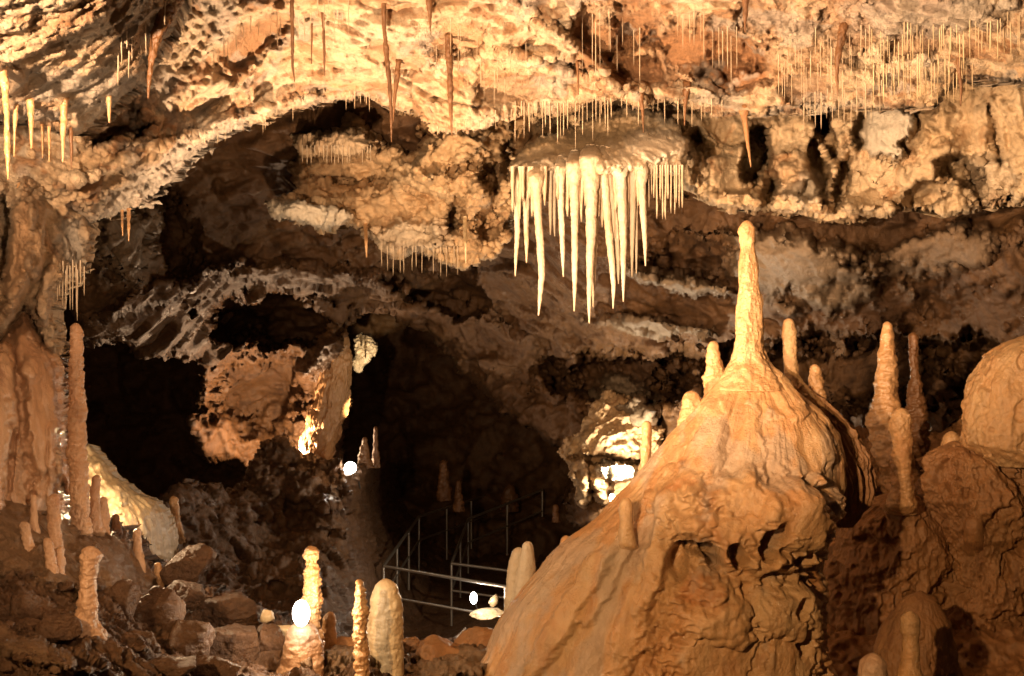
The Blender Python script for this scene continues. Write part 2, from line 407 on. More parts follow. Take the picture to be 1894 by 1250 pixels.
wall_feats = [
    (500, 592, 108, 46, -4, 3.0, dict(soft=0.15)), (430, 600, 50, 30, 0, 1.0),
    (540, 510, 150, 22, 4, -0.9, dict(soft=0.5)), (610, 650, 75, 16, -38, -1.2),
    (480, 730, 90, 70, 0, 1.0),
    (230, 450, 55, 70, 20, -0.8, dict(tb=0.5)), (330, 440, 30, 90, -10, 1.2),
    (810, 530, 90, 45, 20, 1.6, dict(soft=0.2)), (700, 520, 60, 22, 10, -0.4),
    (300, 540, 120, 18, -22, -0.7), (860, 600, 260, 40, 33, -0.4),
    # right-hand grey slabs
    (1480, 500, 150, 60, 12, -0.8, dict(tb=0.8, amp=0.6)), (1250, 520, 95, 18, 12, -0.9, dict(tb=0.9)), (1200, 605, 110, 16, 6, -0.9, dict(tb=0.9)),
    (1280, 480, 90, 40, 10, 0.7), (1640, 560, 140, 60, -8, 0.3, dict(amp=0.4)), (1800, 600, 120, 70, -15, 0.5, dict(amp=0.5)),
    (1650, 690, 330, 60, 0, 2.2), (1720, 470, 130, 36, -12, -0.6, dict(tb=0.5)), (1170, 700, 160, 40, 0, 1.8), (1740, 750, 40, 60, 0, -1.5, dict(ta=0.4)),
    (1160, 745, 60, 40, 30, -0.8, dict(tb=0.9)), (1650, 500, 330, 130, 8, 0.0, dict(amp=0.45, soft=0.4)),
]
wall = layer('cave_wall', [(140, 180), (900, 180), (1000, 290), (1250, 340), (2060, 340), (2060, 980), (1060, 980), (1040, 930), (1075, 870), (1045, 830), (1010, 812), (960, 800), (925, 768), (905, 740), (860, 685), (790, 630),
       (735, 585), (690, 572), (655, 592), (636, 632), (640, 690), (642, 740), (645, 790), (620, 840), (570, 850), (525, 860), (470, 875), (435, 862), (400, 858), (365, 835), (345, 790), (362, 740), (372, 690),
       (330, 668), (260, 655), (200, 640), (140, 650)],
      [(150, 300, 12), (200, 450, 12.5), (250, 600, 14), (330, 350, 14), (400, 500, 15.5), (500, 620, 19), (480, 750, 20.6), (545, 850, 20.6), (600, 700, 19.5), (600, 520, 17), (800, 560, 19), (800, 400, 15), (1000, 650, 18.5),
       (1150, 800, 17.5), (1100, 500, 14.5), (1300, 450, 13), (1300, 620, 14.5), (1500, 420, 11.8), (1500, 620, 13.5), (1700, 560, 12.5), (1894, 450, 10.5), (1894, 700, 12), (1300, 340, 12.6), (1500, 360, 12.2), (1700, 360, 11.9), (1894, 350, 11.2), (1500, 850, 14), (1800, 900, 12.5), (1100, 920, 17)],
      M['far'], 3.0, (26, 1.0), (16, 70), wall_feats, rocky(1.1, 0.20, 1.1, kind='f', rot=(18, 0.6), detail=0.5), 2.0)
wall['kind'] = 'structure'

shelf_feats = [
    (620, 262, 85, 20, 3, -0.7, dict(soft=0.2, tb=0.25)), (640, 315, 95, 22, 2, 0.5), (600, 345, 85, 22, 0, 0.4, dict(ta=0.3)), (560, 392, 85, 22, 10, -0.7, dict(tb=0.8)),
    (730, 235, 60, 35, 30, 1.2), (830, 275, 70, 40, -30, -0.5), (770, 330, 60, 20, 20, -0.4), (870, 345, 50, 30, -30, -0.4), (905, 330, 18, 25, 0, 1.0), (872, 390, 28, 50, 20, -0.4, dict(ta=0.2)),
    (840, 400, 16, 30, 20, 0.9), (760, 440, 70, 30, 0, -0.3, dict(tb=0.5)), (905, 420, 20, 35, 0, 0.6), (940, 290, 16, 40, 10, 1.0),
]
shelf = layer('hanging_rock_shelf', [(470, 120), (1040, 120), (1000, 250), (965, 285), (950, 330), (955, 400), (940, 440), (915, 470), (860, 500), (815, 478), (770, 474), (725, 478), (700, 458), (682, 432), (650, 418),
      (620, 428), (590, 420), (545, 412), (505, 392), (480, 378), (520, 365), (548, 350), (538, 310), (548, 270), (520, 235)],
      [(500, 200, 14), (640, 260, 13), (640, 350, 13.2), (560, 400, 12.8), (760, 250, 12.6), (850, 300, 12), (800, 440, 13), (940, 300, 12.2), (920, 460, 12.6)],
      M['shelf'], 2.6, (16, 0.7), (14, 50), shelf_feats, rocky(0.5, 0.15, 0.8, rot=(8, 0.6)), 1.2)
shelf['kind'] = 'structure'

band_feats = [
    (1400, 285, 24, 55, 6, 1.6, dict(soft=0.2)), (1425, 350, 14, 40, 10, 0.9), (1525, 215, 20, 30, 10, 0.9, dict(soft=0.4)), (1515, 315, 16, 50, -12, 0.9), (1560, 330, 14, 55, 14, 0.8), (1530, 250, 14, 60, -20, 0.8),
    (1465, 330, 32, 45, 0, -0.35, dict(dome=1, amp=0.35, ta=0.3)), (1490, 345, 40, 26, 0, -0.2, dict(tb=0.6, amp=0.4)), (1355, 320, 45, 50, 0, -0.3, dict(amp=0.5)),
    (1645, 245, 48, 48, 10, -0.55, dict(soft=0.12, tb=0.75, amp=0.4)), (1700, 330, 75, 40, -35, -0.2, dict(amp=0.6)), (1770, 315, 42, 26, 10, 0.9), (1720, 360, 40, 22, -20, 0.6), (1840, 250, 10, 50, -10, 0.3),
    (1560, 290, 26, 60, 12, -0.25), (1450, 375, 190, 14, 3, -0.45, dict(soft=0.5)), (1290, 260, 24, 20, 0, 0.6), (960, 250, 22, 40, 0, 1.5), (1010, 240, 40, 20, -10, 1.0),
    (1120, 260, 140, 26, -4, 0.2, dict(amp=0.2, ta=0.5)), (1210, 275, 70, 26, 8, -0.35, dict(tb=0.4)), (1590, 245, 12, 30, 10, 0.5), (1830, 330, 50, 40, 20, 0.5, dict(tb=0.3)),
]
band_rock = rocky(0.5, 0.08, 0.8)
band_disp = lambda V, X, Y: band_rock(V, X, Y) + 0.13 * fbm(V * [1, 1, 0.28] + 9, 0.42, 3, 0.5, 'r') - 0.07 * smooth01((fbm(V * [1, 1, 0.4] + 31, 0.4, 3, 0.5) - 0.28) / 0.15)
band = layer('cave_ceiling_rear', [(925, 120), (2060, 80), (2060, 395), (1894, 368), (1830, 380), (1770, 395), (1700, 388), (1640, 398), (1580, 408), (1520, 405), (1450, 398), (1390, 392), (1340, 388), (1305, 372), (1268, 352), (1255, 320), (1180, 312), (1090, 306), (1000, 315), (948, 305), (935, 260)],
      [(950, 200, 11.6), (950, 290, 10.9), (1100, 280, 10.6), (1250, 300, 10.5), (1100, 180, 11.3), (1350, 220, 11.2), (1350, 370, 11.0), (1500, 200, 11), (1500, 400, 10.8), (1650, 250, 10.2), (1700, 390, 10.4), (1894, 200, 9.3), (1894, 370, 9.6)],
      M['band'], 2.6, (16, 0.8), (12, 50), band_feats, band_disp, 1.2)
band['kind'] = 'structure'

ceil_feats = [
    # smooth brown scallops
    (470, 75, 85, 30, -32, 0.18, dict(ta=0.75, amp=0.15)), (700, 95, 22, 24, 0, 0.15, dict(ta=0.4, amp=0.3)), (760, 110, 45, 22, -15, 0.12, dict(ta=0.4, amp=0.3)), (960, 165, 85, 24, -4, 0.15, dict(ta=0.4, amp=0.3)), (850, 70, 55, 30, -10, 0.15, dict(ta=0.45, amp=0.5)),
    (1110, 75, 55, 60, 35, 0.3, dict(ta=0.8, amp=0.15)), (1175, 50, 45, 50, 10, 0.3, dict(ta=0.85, amp=0.12)), (1180, 130, 60, 36, 20, 0.3, dict(ta=0.85, amp=0.2)), (1300, 90, 110, 50, 6, 0.35, dict(ta=0.9, amp=0.12)), (1370, 120, 60, 50, -20, 0.3, dict(ta=0.9, amp=0.3)),
    (1420, 30, 60, 40, 0, 0.2, dict(ta=0.6)), (1570, 30, 60, 60, 25, 0.1, dict(ta=0.6)), (1500, 170, 50, 22, 10, 0.2, dict(ta=0.7, amp=0.3)), (1690, 85, 60, 22, -10, 0.2, dict(ta=0.6)), (1500, 110, 80, 40, -12, 0.0, dict(ta=0.35)),
    (210, 225, 55, 36, 10, 0.9, dict(ta=0.6, amp=0.5)), (290, 160, 40, 45, 0, 0.1, dict(tb=0.7)), (240, 215, 30, 20, 30, -0.2),
    # folds
    (330, 265, 220, 16, -20, -0.35, dict(soft=0.5)), (300, 320, 190, 34, -29, 0.25, dict(tb=0.8)), (1130, 150, 160, 14, 38, -0.22), (1030, 60, 150, 12, 35, -0.18), (850, 215, 90, 20, 0, -0.1), (700, 160, 60, 20, -30, 0.05), (1700, 20, 160, 40, 0, -0.1, dict(tb=0.6)), (620, 190, 60, 14, 0, -0.1, dict(tb=0.5)),
    (1230, 165, 110, 10, 5, -0.15), (1560, 150, 110, 24, 8, -0.15, dict(amp=0.5)), (1000, 120, 90, 10, 20, -0.12),
]
def ceil_attr(V, X, Y, dv):
    n = fbm(V + 3, 0.45, 4, 0.55); k = fbm(V + 40, 0.25, 4, 0.6)
    return smooth01((k - 0.12) / 0.25) * 0.7, smooth01((n - 0.22) / 0.2) * 0.55
ceil_a = rocky(0.5, 0.085, 0.95, rot=(-20, 0.5), pits=0.1)
def ceil_disp(V, X, Y):
    # thin bedding ledges of the limestone, tilted one way on each side of the vault
    t = smooth01((X - 700) / 400); w_ = 0.05 * fbm(V, 0.5, 3)
    k = (V[:, 2] * 2.0 + V[:, 1] * 0.5 + V[:, 0] * (0.35 * (1 - t) - 0.45 * t) + w_ * 2) / 0.11
    led = np.abs((k % 1.0) - 0.35) * 0.05 * smooth01((fbm(V + 77, 0.45, 3) + 0.05) / 0.3)
    return ceil_a(V, X, Y) + led + 0.012 * fbm(V, 0.05, 3, 0.6)
ceil = layer('cave_ceiling', [(-220, -260), (2120, -260), (2120, 150), (1894, 152), (1800, 150), (1765, 160), (1735, 192), (1640, 202), (1600, 190), (1540, 198), (1500, 205), (1440, 202), (1400, 212), (1340, 208), (1290, 190), (1240, 186), (1190, 194), (1150, 186), (1090, 193), (1040, 203),
      (1000, 206), (960, 214), (900, 234), (850, 246), (805, 246), (790, 226), (765, 206), (720, 202), (685, 181), (655, 178), (620, 190), (575, 186), (540, 205), (500, 212), (455, 232), (400, 252), (365, 278), (335, 308), (310, 330), (290, 350), (262, 368), (240, 392), (215, 396), (190, 404), (165, 412), (100, 402), (60, 370), (-220, 340)],
      [(0, -250, 5.2), (500, -250, 5.6), (947, -250, 5.8), (1400, -250, 5.8), (1894, -250, 5.6), (100, 100, 6.4), (400, 0, 6.8), (700, 0, 7.0), (1100, 0, 7.0), (1500, 0, 7.0), (1894, 0, 6.6), (400, 130, 7.3), (700, 120, 7.8), (1000, 110, 7.9), (1300, 110, 7.9), (1600, 110, 7.6), (1894, 110, 7.1),
       (0, 330, 6.4), (160, 400, 6.8), (260, 330, 7.2), (370, 260, 7.8), (540, 200, 8.5), (700, 185, 8.8), (820, 240, 8.6), (1000, 205, 8.7), (1200, 190, 8.8), (1400, 205, 8.6), (1600, 195, 8.2), (1850, 150, 7.5)],
      M['ceiling'], 2.6, (14, 0.5), (10, 45), ceil_feats, ceil_disp, 0.9, attr_noise=ceil_attr)
ceil['kind'] = 'structure'

over = layer('cave_ceiling_overhang', [(-220, -260), (420, -260), (345, -30), (330, 20), (318, 55), (296, 88), (276, 104), (262, 148), (236, 175), (208, 200), (172, 228), (140, 248), (110, 240), (60, 232), (25, 222), (-220, 230)],
      [(-100, -200, 3.3), (300, -200, 4.0), (0, 0, 4.0), (200, 0, 4.5), (330, 20, 5.4), (0, 200, 5.0), (200, 190, 5.5), (100, 100, 4.7)],
      M['ceiling'], 3.0, (26, 0.5), (8, 40), [(10, 150, 36, 26, 0, -0.15, dict(ta=0.3, amp=0.4)), (100, 60, 140, 16, -30, -0.08)], rocky(0.22, 0.045, 0.9, rot=(-30, 0.5), pits=0.15), 0.6,
      attr_noise=lambda V, X, Y, dv: (smooth01((fbm(V, 0.3, 4) - 0.15) / 0.3) * 0.5, smooth01((fbm(V + 9, 0.5, 3) + 0.1) / 0.3) * 0.7))
over['kind'] = 'structure'
#--END LAYERS

left_mass = layer('flowstone_column', [(-220, 300), (60, 320), (150, 380), (166, 400), (168, 430), (160, 470), (152, 498), (136, 520), (110, 535), (100, 565), (106, 620), (115, 655), (100, 668), (76, 640), (60, 590), (42, 562), (14, 612), (-20, 650), (-220, 720)],
      [(-150, 350, 5.9), (30, 350, 6.5), (150, 400, 6.9), (0, 500, 6.2), (110, 450, 6.6), (60, 600, 6.5), (120, 640, 6.7), (-100, 650, 5.9)],
      M['ceiling'], 2.6, (22, 0.4), (7, 30), [(35, 450, 22, 120, 8, -0.25, dict(ta=0.5, amp=0.4)), (70, 430, 16, 100, 6, -0.2, dict(ta=0.35, amp=0.5)), (22, 560, 14, 60, 30, -0.15, dict(ta=0.3, amp=0.4)), (130, 450, 30, 45, 0, 0.15, dict(tb=0.8)), (0, 440, 18, 70, 0, 0.5), (90, 540, 14, 60, 10, -0.12, dict(ta=0.25))],
      rocky(0.25, 0.06, 0.7, rot=(80, 0.45)), 0.5)
tag(left_mass, 'tall orange and cream flowstone column hanging at the edge above the curtain shaped flowstone', 'flowstone')

canopy = layer('flowstone_canopy', [(940, 318), (944, 296), (972, 270), (1010, 250), (1060, 232), (1110, 206), (1160, 196), (1215, 205), (1258, 228), (1276, 262), (1272, 296), (1264, 322), (1240, 322), (1200, 324), (1160, 322), (1120, 320), (1080, 318), (1040, 320), (1000, 326), (970, 330)],
      [(950, 300, 9.7), (1100, 215, 10.3), (1100, 260, 9.95), (1100, 300, 9.45), (1265, 300, 9.6), (1000, 315, 9.45), (1200, 320, 9.4), (1090, 318, 9.4), (1200, 240, 9.95), (1200, 280, 9.6)],
      M['white'], 2.0, (22, 0.30), (7, 22), [(1060, 264, 125, 24, -10, 0.12, dict(ta=0.95, amp=0.3)), (1110, 228, 110, 26, 0, 0.1, dict(ta=0.95, amp=0.3)), (960, 296, 40, 14, -25, 0.05, dict(ta=0.9)), (1090, 306, 40, 26, 0, -0.10), (1215, 268, 55, 26, 6, -0.2, dict(tb=0.5)), (1150, 305, 40, 22, 0, -0.08), (990, 288, 50, 12, -20, 0.08, dict(ta=0.6))],
      lambda V, X, Y: 0.05 * fbm(V * [1, 1, 0.3], 0.12, 5, 0.6) * smooth01((Y - 260) / 45) + 0.02 * facets(V, 0.12), 0.4)
tag(canopy, 'broad pale calcite canopy from which the big white stalactites hang', 'flowstone')

# ---- floors
slope = layer('cave_floor_slope', [(240, 1320), (240, 1000), (300, 915), (345, 893), (400, 900), (440, 905), (455, 872), (470, 838), (488, 818), (514, 806), (536, 812), (556, 832), (590, 846), (628, 862), (660, 862), (690, 848), (740, 852), (800, 872), (850, 898), (900, 905), (955, 880), (1010, 885), (1060, 905), (1120, 925), (1300, 940), (1300, 1320)],
      [(400, 960, 13.5), (320, 940, 12), (300, 1050, 11.5), (460, 890, 16.5), (515, 815, 17.6), (600, 860, 17.6), (690, 858, 20), (740, 870, 28), (850, 910, 31), (1000, 900, 31), (1150, 930, 24), (775, 1050, 23), (912, 990, 28), (1003, 990, 27.5), (709, 1165, 18.6), (840, 1150, 20.3), (500, 1000, 15), (650, 1000, 16.5), (950, 1060, 23.5), (950, 1130, 20), (650, 1150, 14), (500, 1150, 11.5), (850, 1300, 14), (450, 1250, 10), (1100, 1200, 17)],
      M['floor'], 3.2, (22, 0.8), (12, 50), [(560, 900, 90, 30, 20, -0.6), (470, 930, 60, 30, -30, -0.5), (620, 960, 60, 25, 10, -0.5), (800, 880, 60, 20, 5, -0.7), (520, 1060, 70, 20, 5, -0.4), (850, 1120, 200, 70, 0, 0.0, dict(amp=0.25, soft=0.3))],
      rocky(0.9, 0.22, 0.8), 0.6)
slope['kind'] = 'structure'

rightf = layer('cave_floor_terrace', [(1300, 860), (1420, 800), (1540, 770), (1600, 790), (1660, 830), (1720, 800), (1800, 760), (2060, 740), (2060, 1400), (1300, 1400)],
      [(1400, 850, 11), (1600, 800, 11.5), (1900, 780, 10.5), (1600, 950, 10.2), (1900, 950, 9.8), (1500, 1250, 8.2), (1900, 1250, 8.0), (1700, 1100, 9.0)],
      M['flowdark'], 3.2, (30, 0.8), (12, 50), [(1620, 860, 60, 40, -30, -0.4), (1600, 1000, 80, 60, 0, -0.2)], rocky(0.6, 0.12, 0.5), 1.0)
rightf['kind'] = 'structure'

near = layer('cave_floor', [(-220, 850), (0, 880), (60, 905), (130, 935), (165, 955), (205, 972), (240, 990), (262, 1030), (300, 1056), (330, 1080), (400, 1090), (480, 1128), (530, 1150), (600, 1172), (660, 1180), (740, 1190), (780, 1206), (830, 1190), (890, 1178), (930, 1165), (1000, 1150), (1100, 1400), (-220, 1400)],
      [(-100, 900, 6.0), (60, 920, 6.5), (160, 960, 6.9), (250, 1020, 7.4), (320, 1090, 7.8), (480, 1150, 7.8), (620, 1190, 7.5), (750, 1210, 7.8), (900, 1190, 8.0), (0, 1050, 5.6), (150, 1080, 5.9), (250, 1150, 6.0), (100, 1200, 4.9), (0, 1290, 4.2), (300, 1290, 5.0), (500, 1290, 5.6), (700, 1290, 6.2), (950, 1290, 7.0), (-150, 1150, 4.7)],
      M['floor'], 2.6, (20, 0.5), (8, 40), [(60, 1010, 180, 60, 18, -0.15, dict(amp=0.3, tb=0.5)), (220, 1040, 80, 40, 30, -0.1, dict(amp=0.35, tb=0.3)), (60, 1200, 110, 22, 20, -0.25, dict(amp=0.3, tb=0.3)), (620, 1215, 80, 24, 0, -0.2, dict(tb=0.8)), (840, 1225, 80, 30, -10, -0.3, dict(tb=0.6, amp=0.7)), (20, 950, 100, 50, 10, -0.1, dict(amp=0.3, tb=0.6))],
      rocky(0.4, 0.11, 0.95), 0.8)
near['kind'] = 'structure'

lf = layer('flowstone_dome', [(120, 820), (165, 822), (185, 842), (212, 880), (250, 908), (290, 930), (314, 960), (324, 1000), (322, 1035), (300, 1060), (240, 1060), (120, 1000)],
      [(140, 840, 9.0), (180, 850, 9.2), (220, 920, 8.9), (280, 950, 9.2), (318, 1000, 9.6), (230, 1020, 8.6), (150, 960, 8.6)],
      M['pale'], 2.2, (50, 0.7), (4, 40), [(200, 880, 16, 50, -20, -0.12, dict(ta=0.2)), (225, 905, 10, 30, -10, -0.08)], lambda V, X, Y: 0.045 * fbm(V * [1, 1, 0.2], 0.10, 5, 0.6) + 0.05 * smooth01((215 - X) / 30) * fbm(V, 0.12, 4, 0.6), 0.6)
tag(lf, 'brightly lit pale flowstone dome with fine ribs, behind the tall slim stalagmite', 'flowstone')

chunk = layer('hanging_flowstone', [(655, 626), (661, 618), (668, 616), (673, 619), (682, 617), (692, 624), (698, 638), (700, 650), (693, 657), (684, 667), (675, 676), (672, 686), (664, 691), (655, 686), (650, 669), (656, 655), (657, 640)],
      [(650, 620, 23.6), (700, 620, 23.6), (675, 650, 23.2), (655, 690, 23.4)], M['white'], 1.0, (8, 0.25), (3, 10), [(676, 635, 2, 25, 0, 0.5, dict(soft=0.2, warp=0.1)), (668, 625, 2, 12, 0, 0.4, dict(soft=0.2, warp=0.1))], rocky(0.25, 0.05, 0.5), 0.5)
tag(chunk, 'pale jagged lump of calcite lit up alone in the black passage', 'flowstone')

terr = layer('lit_flowstone_ledge', [(1035, 835), (1048, 812), (1075, 800), (1090, 775), (1085, 745), (1120, 722), (1160, 728), (1185, 765), (1205, 780), (1230, 790), (1240, 960), (1140, 950), (1110, 935), (1095, 905), (1085, 940), (1072, 935), (1066, 900), (1050, 870)],
      [(1040, 850, 17.0), (1100, 760, 16.9), (1150, 740, 16.8), (1150, 800, 16.2), (1100, 850, 16.2), (1200, 860, 16.2), (1150, 920, 16.3), (1075, 920, 16.6)],
      M['shelf'], 2.2, (14, 0.6), (8, 30), [(1120, 850, 60, 8, 4, 0.9), (1150, 872, 36, 18, 8, -0.5, dict(tb=0.9, soft=0.15)), (1110, 910, 12, 40, 0, -0.3), (1080, 880, 10, 40, 0, -0.3), (1128, 900, 5, 30, 0, 0.5), (1060, 860, 20, 20, 0, -0.3)], rocky(0.4, 0.12, 0.9, rot=(15, .6)), 0.6)
tag(terr, 'rough flowstone ledge glowing white behind the slope of the big mound', 'flowstone')

# ---- the big mound
def feats_disp(feats):
    def f(PX, PY):
        out = np.zeros(len(PX)); am = np.ones(len(PX))
        for cx, cy, rx, ry, rot, h, *o in feats:
            o = o[0] if o else {}
            ca, sa = math.cos(math.radians(rot)), math.sin(math.radians(rot))
            u = ((PX - cx) * ca + (PY - cy) * sa) / rx; v = (-(PX - cx) * sa + (PY - cy) * ca) / ry
            q = np.stack([PX, PY, np.full_like(PX, cx)], 1)
            r = np.sqrt(u * u + v * v) + fbm(q, 40, 3, 0.6) * o.get('warp', 0.3)
            s_ = o.get('soft', 0.3)
            m = np.sqrt(np.clip(1 - r * r, 0, 1)) if o.get('dome') else smooth01((1 + s_ - r) / (2 * s_))
            out = out + h * m; am = am * (1 + (o.get('amp', 1) - 1) * m)
        return out, am
    return f

mf = feats_disp([(1400, 960, 120, 82, 0, 0.20, dict(soft=0.35)), (1445, 950, 62, 72, 0, 0.16, dict(dome=1)), (1330, 985, 95, 50, 8, 0.08, dict(dome=1)),
                 (1290, 1010, 42, 16, 10, -0.26, dict(soft=0.15, warp=0.5)), (1312, 1022, 12, 24, -20, -0.28, dict(soft=0.15)), (1345, 1016, 13, 26, -8, -0.28, dict(soft=0.15)), (1400, 985, 13, 36, 25, -0.28, dict(soft=0.15)), (1452, 1026, 12, 20, 8, -0.22, dict(soft=0.2)), (1255, 1035, 18, 30, 0, -0.14), (1455, 1180, 9, 26, 5, -0.12), (1440, 1110, 8, 18, 10, -0.1), (1470, 1080, 8, 20, 0, -0.1),
                 (1375, 1200, 150, 165, 0, 0.17, dict(soft=0.35, amp=1.0)), (1310, 1120, 66, 66, 0, 0.12, dict(dome=1)), (1430, 1120, 60, 60, 0, 0.08, dict(dome=1)), (1260, 920, 60, 60, 0, 0.08, dict(dome=1)), (1220, 1010, 20, 130, 14, 0.07), (1180, 1120, 30, 160, 18, 0.06), (1060, 1120, 24, 160, 32, 0.05), (1130, 1060, 16, 110, 26, 0.04),
                 (1480, 820, 60, 70, -20, 0.05), (1300, 850, 30, 120, 14, 0.05), (1390, 850, 24, 120, 0, 0.04), (1450, 720, 20, 60, -25, 0.04)])
def mound_disp(V, PX, PY, TH, RX):
    h, _ = mf(PX, PY); front = smooth01(np.sin(TH) * 1.6)
    z = V[:, 2]
    fl = fbm(np.stack([TH * 5.5 + 0.6 * fbm(V, 0.8, 2), np.full_like(TH, 3.0), z * 0.7], 1), 1.0, 5, 0.55)
    fine = fbm(V * [1, 1, 0.3], 0.09, 4, 0.6)
    rough = np.clip((PY - 960) / 120, 0, 1) * smooth01((PX - 1180) / 120)
    rough2 = smooth01((PY - 1060) / 100) * smooth01((PX - 1330) / 60)
    rr = np.clip(RX / 0.5, 0.12, 1)
    d = 0.013 * fl * rr + 0.004 * fine * rr + 0.03 * fbm(V, 0.35, 3) * rr
    d = d + rough * (0.016 * fbm(V * [1, 1, 0.35], 0.15, 5, 0.55) + 0.007 * fbm(V * [1, 1, 0.3], 0.05, 4, 0.6))
    holes = fbm(V * [1, 1, 0.45] + 7, 0.10, 3, 0.6)
    d = d - rough2 * 0.03 * smooth01((holes - 0.25) / 0.18)
    knob = fbm(V, 0.05, 3)
    d = d + (PY < 700) * 0.012 * knob
    return d + h * front
def mound_attr(V, PX, PY, dv):
    band = fbm(np.stack([PX * 0.02 + PY * 0.006, PX * 0 + 2, PY * 0.0018], 1), 1.0, 4, 0.6)
    q = fbm(V * [1, 1, 0.2] + 30, 0.35, 4, 0.6)
    return smooth01((band - 0.2) / 0.45) * 0.4, smooth01((q - 0.05) / 0.4) * 0.6
mound = empty('flowstone_mound', P(1240, 1300, 7.4), 'huge orange flowstone mound topped by a tall knobbly spire', 'flowstone')
body('mound_body', [(655, 1362, 1414), (672, 1352, 1424), (695, 1336, 1446), (720, 1315, 1472), (760, 1282, 1512), (800, 1243, 1545), (850, 1202, 1562), (900, 1163, 1560), (935, 1128, 1548), (965, 1096, 1532), (1000, 1048, 1522), (1050, 1000, 1516), (1100, 960, 1518), (1150, 925, 1520), (1200, 898, 1522), (1250, 872, 1524), (1400, 800, 1530)],
     7.4, M['flow'], 0.62, 900, 1.6, mound_disp, mound, round_top=False, attr=mound_attr)
def knobbly(V, PX, PY, TH, RX):
    return RX * (0.16 * fbm(V * [1, 1, .5], 0.09, 4, 0.6) + 0.06 * fbm(V * [1, 1, 2.2] + 4, 0.045, 3, 0.6) + 0.10 * fbm(V * [1, 1, 0.3], 0.05, 3))
body('spire', [(407, 1374, 1388), (425, 1366, 1396), (445, 1368, 1398), (455, 1370, 1395), (480, 1368, 1400), (520, 1367, 1405), (560, 1363, 1409), (600, 1361, 1411), (640, 1358, 1413), (665, 1353, 1420), (690, 1340, 1440), (720, 1322, 1462)],
     7.4, M['flow'], 1.0, 160, 1.5, lambda V, PX, PY, TH, RX: knobbly(V, PX, PY, TH, np.minimum(RX, 0.09)), mound)
body('drapery', [(715, 1440, 1490), (760, 1445, 1545), (800, 1450, 1580), (850, 1450, 1605), (900, 1470, 1612), (930, 1490, 1606), (955, 1530, 1590), (975, 1550, 1575)], 7.75, M['flowdark'], 0.6, 400, 1.8,
     lambda V, PX, PY, TH, RX: 0.05 * fbm(np.stack([TH * 4.5, TH * 0, V[:, 2] * 1.1], 1), 1.0, 5, 0.6) * np.clip(RX / .2, .2, 1) + 0.02 * fbm(V * [1, 1, .3], 0.06, 4, .6), mound, round_top=False)

# ---- stalagmites
def stal(amp=1.0, ring=0.0):
    def f(V, PX, PY, TH, RX):
        r = np.minimum(RX, 0.2); s = np.clip(np.median(RX) / 0.05, 0.5, 3)
        d = r * (0.28 * fbm(V, 0.10 * s, 4, 0.6) + 0.12 * fbm(V * [1, 1, 2.0] + 4, 0.04 * s, 4, 0.6)) * amp
        if ring: d = d + r * ring * np.sin(V[:, 2] * 2 * np.pi / (0.045 * s) + 4 * perlin(V / (0.12 * s)))
        return d
    return f
def mass(amp=1.0):
    def f(V, PX, PY, TH, RX):
        r = np.clip(RX / 0.4, 0.15, 1)
        return amp * r * (0.018 * fbm(np.stack([TH * 3, TH * 0, V[:, 2] * 0.9], 1), 1.0, 4, 0.6) + 0.06 * fbm(V, 0.3, 5, 0.6) + 0.02 * fbm(V * [1, 1, .4], 0.08, 4, 0.6, 'r') - 0.06 * smooth01((fbm(V + 3, 0.22, 3) - 0.3) / 0.15))
    return f
def stalagmite(rows, D, mat, label, amp=1.0, ring=0.0, name='stalagmite', group=None, nseg=72, sub=1.6, br=1.0):
    r0 = rows[-1]; D0 = r0[3] if len(r0) > 3 else D
    rows = [tuple(r[:3]) + ((r[3] if len(r) > 3 else D),) for r in rows]
    if D < 12: rows.append((r0[0] + 14, r0[1] - 3, r0[2] + 3, D0 + 0.04 + 0.022 * D))
    return body(name, rows, D, M[mat], br, nseg, sub, stal(amp, ring), None, label=label, cat=name.replace('_', ' '), group=group)
def rock(rows, D, mat, label, amp=1.0, name='flowstone_mass', br=0.8, cat='flowstone'):
    return body(name, rows, D, M[mat], br, 420, 2.2, mass(amp), None, round_top=True, label=label, cat=cat)

# beside the mound
stalagmite([(630, 1312, 1328), (660, 1305, 1334), (700, 1303, 1342), (735, 1303, 1346), (770, 1300, 1350)], 7.55, 'flow', 'stout orange stalagmite on the shoulder just to the side of the tall spire')
stalagmite([(722, 1268, 1290), (745, 1261, 1296), (775, 1256, 1300), (810, 1252, 1304)], 7.45, 'flow', 'short blunt stalagmite low on the shoulder of the big mound, below the stout orange one')
stalagmite([(588, 1449, 1468), (615, 1445, 1472), (655, 1448, 1474), (690, 1450, 1476), (712, 1458, 1490), (730, 1470, 1512), (750, 1480, 1530), (800, 1490, 1545)], 7.75, 'flow', 'smooth bent stalagmite with rounded head rising behind the tall spire', 0.6)
stalagmite([(673, 1499, 1516), (700, 1494, 1521), (735, 1499, 1528), (765, 1505, 1532), (810, 1505, 1545)], 7.85, 'amber', 'rough brown pointed stalagmite next to the smooth bent one')
stalagmite([(778, 1189, 1204), (800, 1187, 1206), (835, 1186, 1204), (870, 1183, 1203), (900, 1180, 1210)], 8.0, 'flow', 'thin upright stalagmite behind the mound in front of the glowing ledge', 0.5)
stalagmite([(920, 1147, 1168), (945, 1145, 1171), (965, 1146, 1170), (985, 1143, 1172), (1010, 1146, 1180)], 6.95, 'flow', 'small smooth stalagmite stub growing on the long slope of the mound', 0.35)
stalagmite([(990, 1039, 1055), (1005, 1035, 1060), (1030, 1030, 1070)], 7.5, 'flow', 'tiny round stalagmite on the lower edge of the mound slope', 0.3)
stalagmite([(1001, 968, 985), (1030, 962, 989), (1070, 952, 992), (1120, 944, 992), (1180, 938, 990)], 7.75, 'white', 'taller of the two fused white stalagmites against the foot of the mound', 0.4)
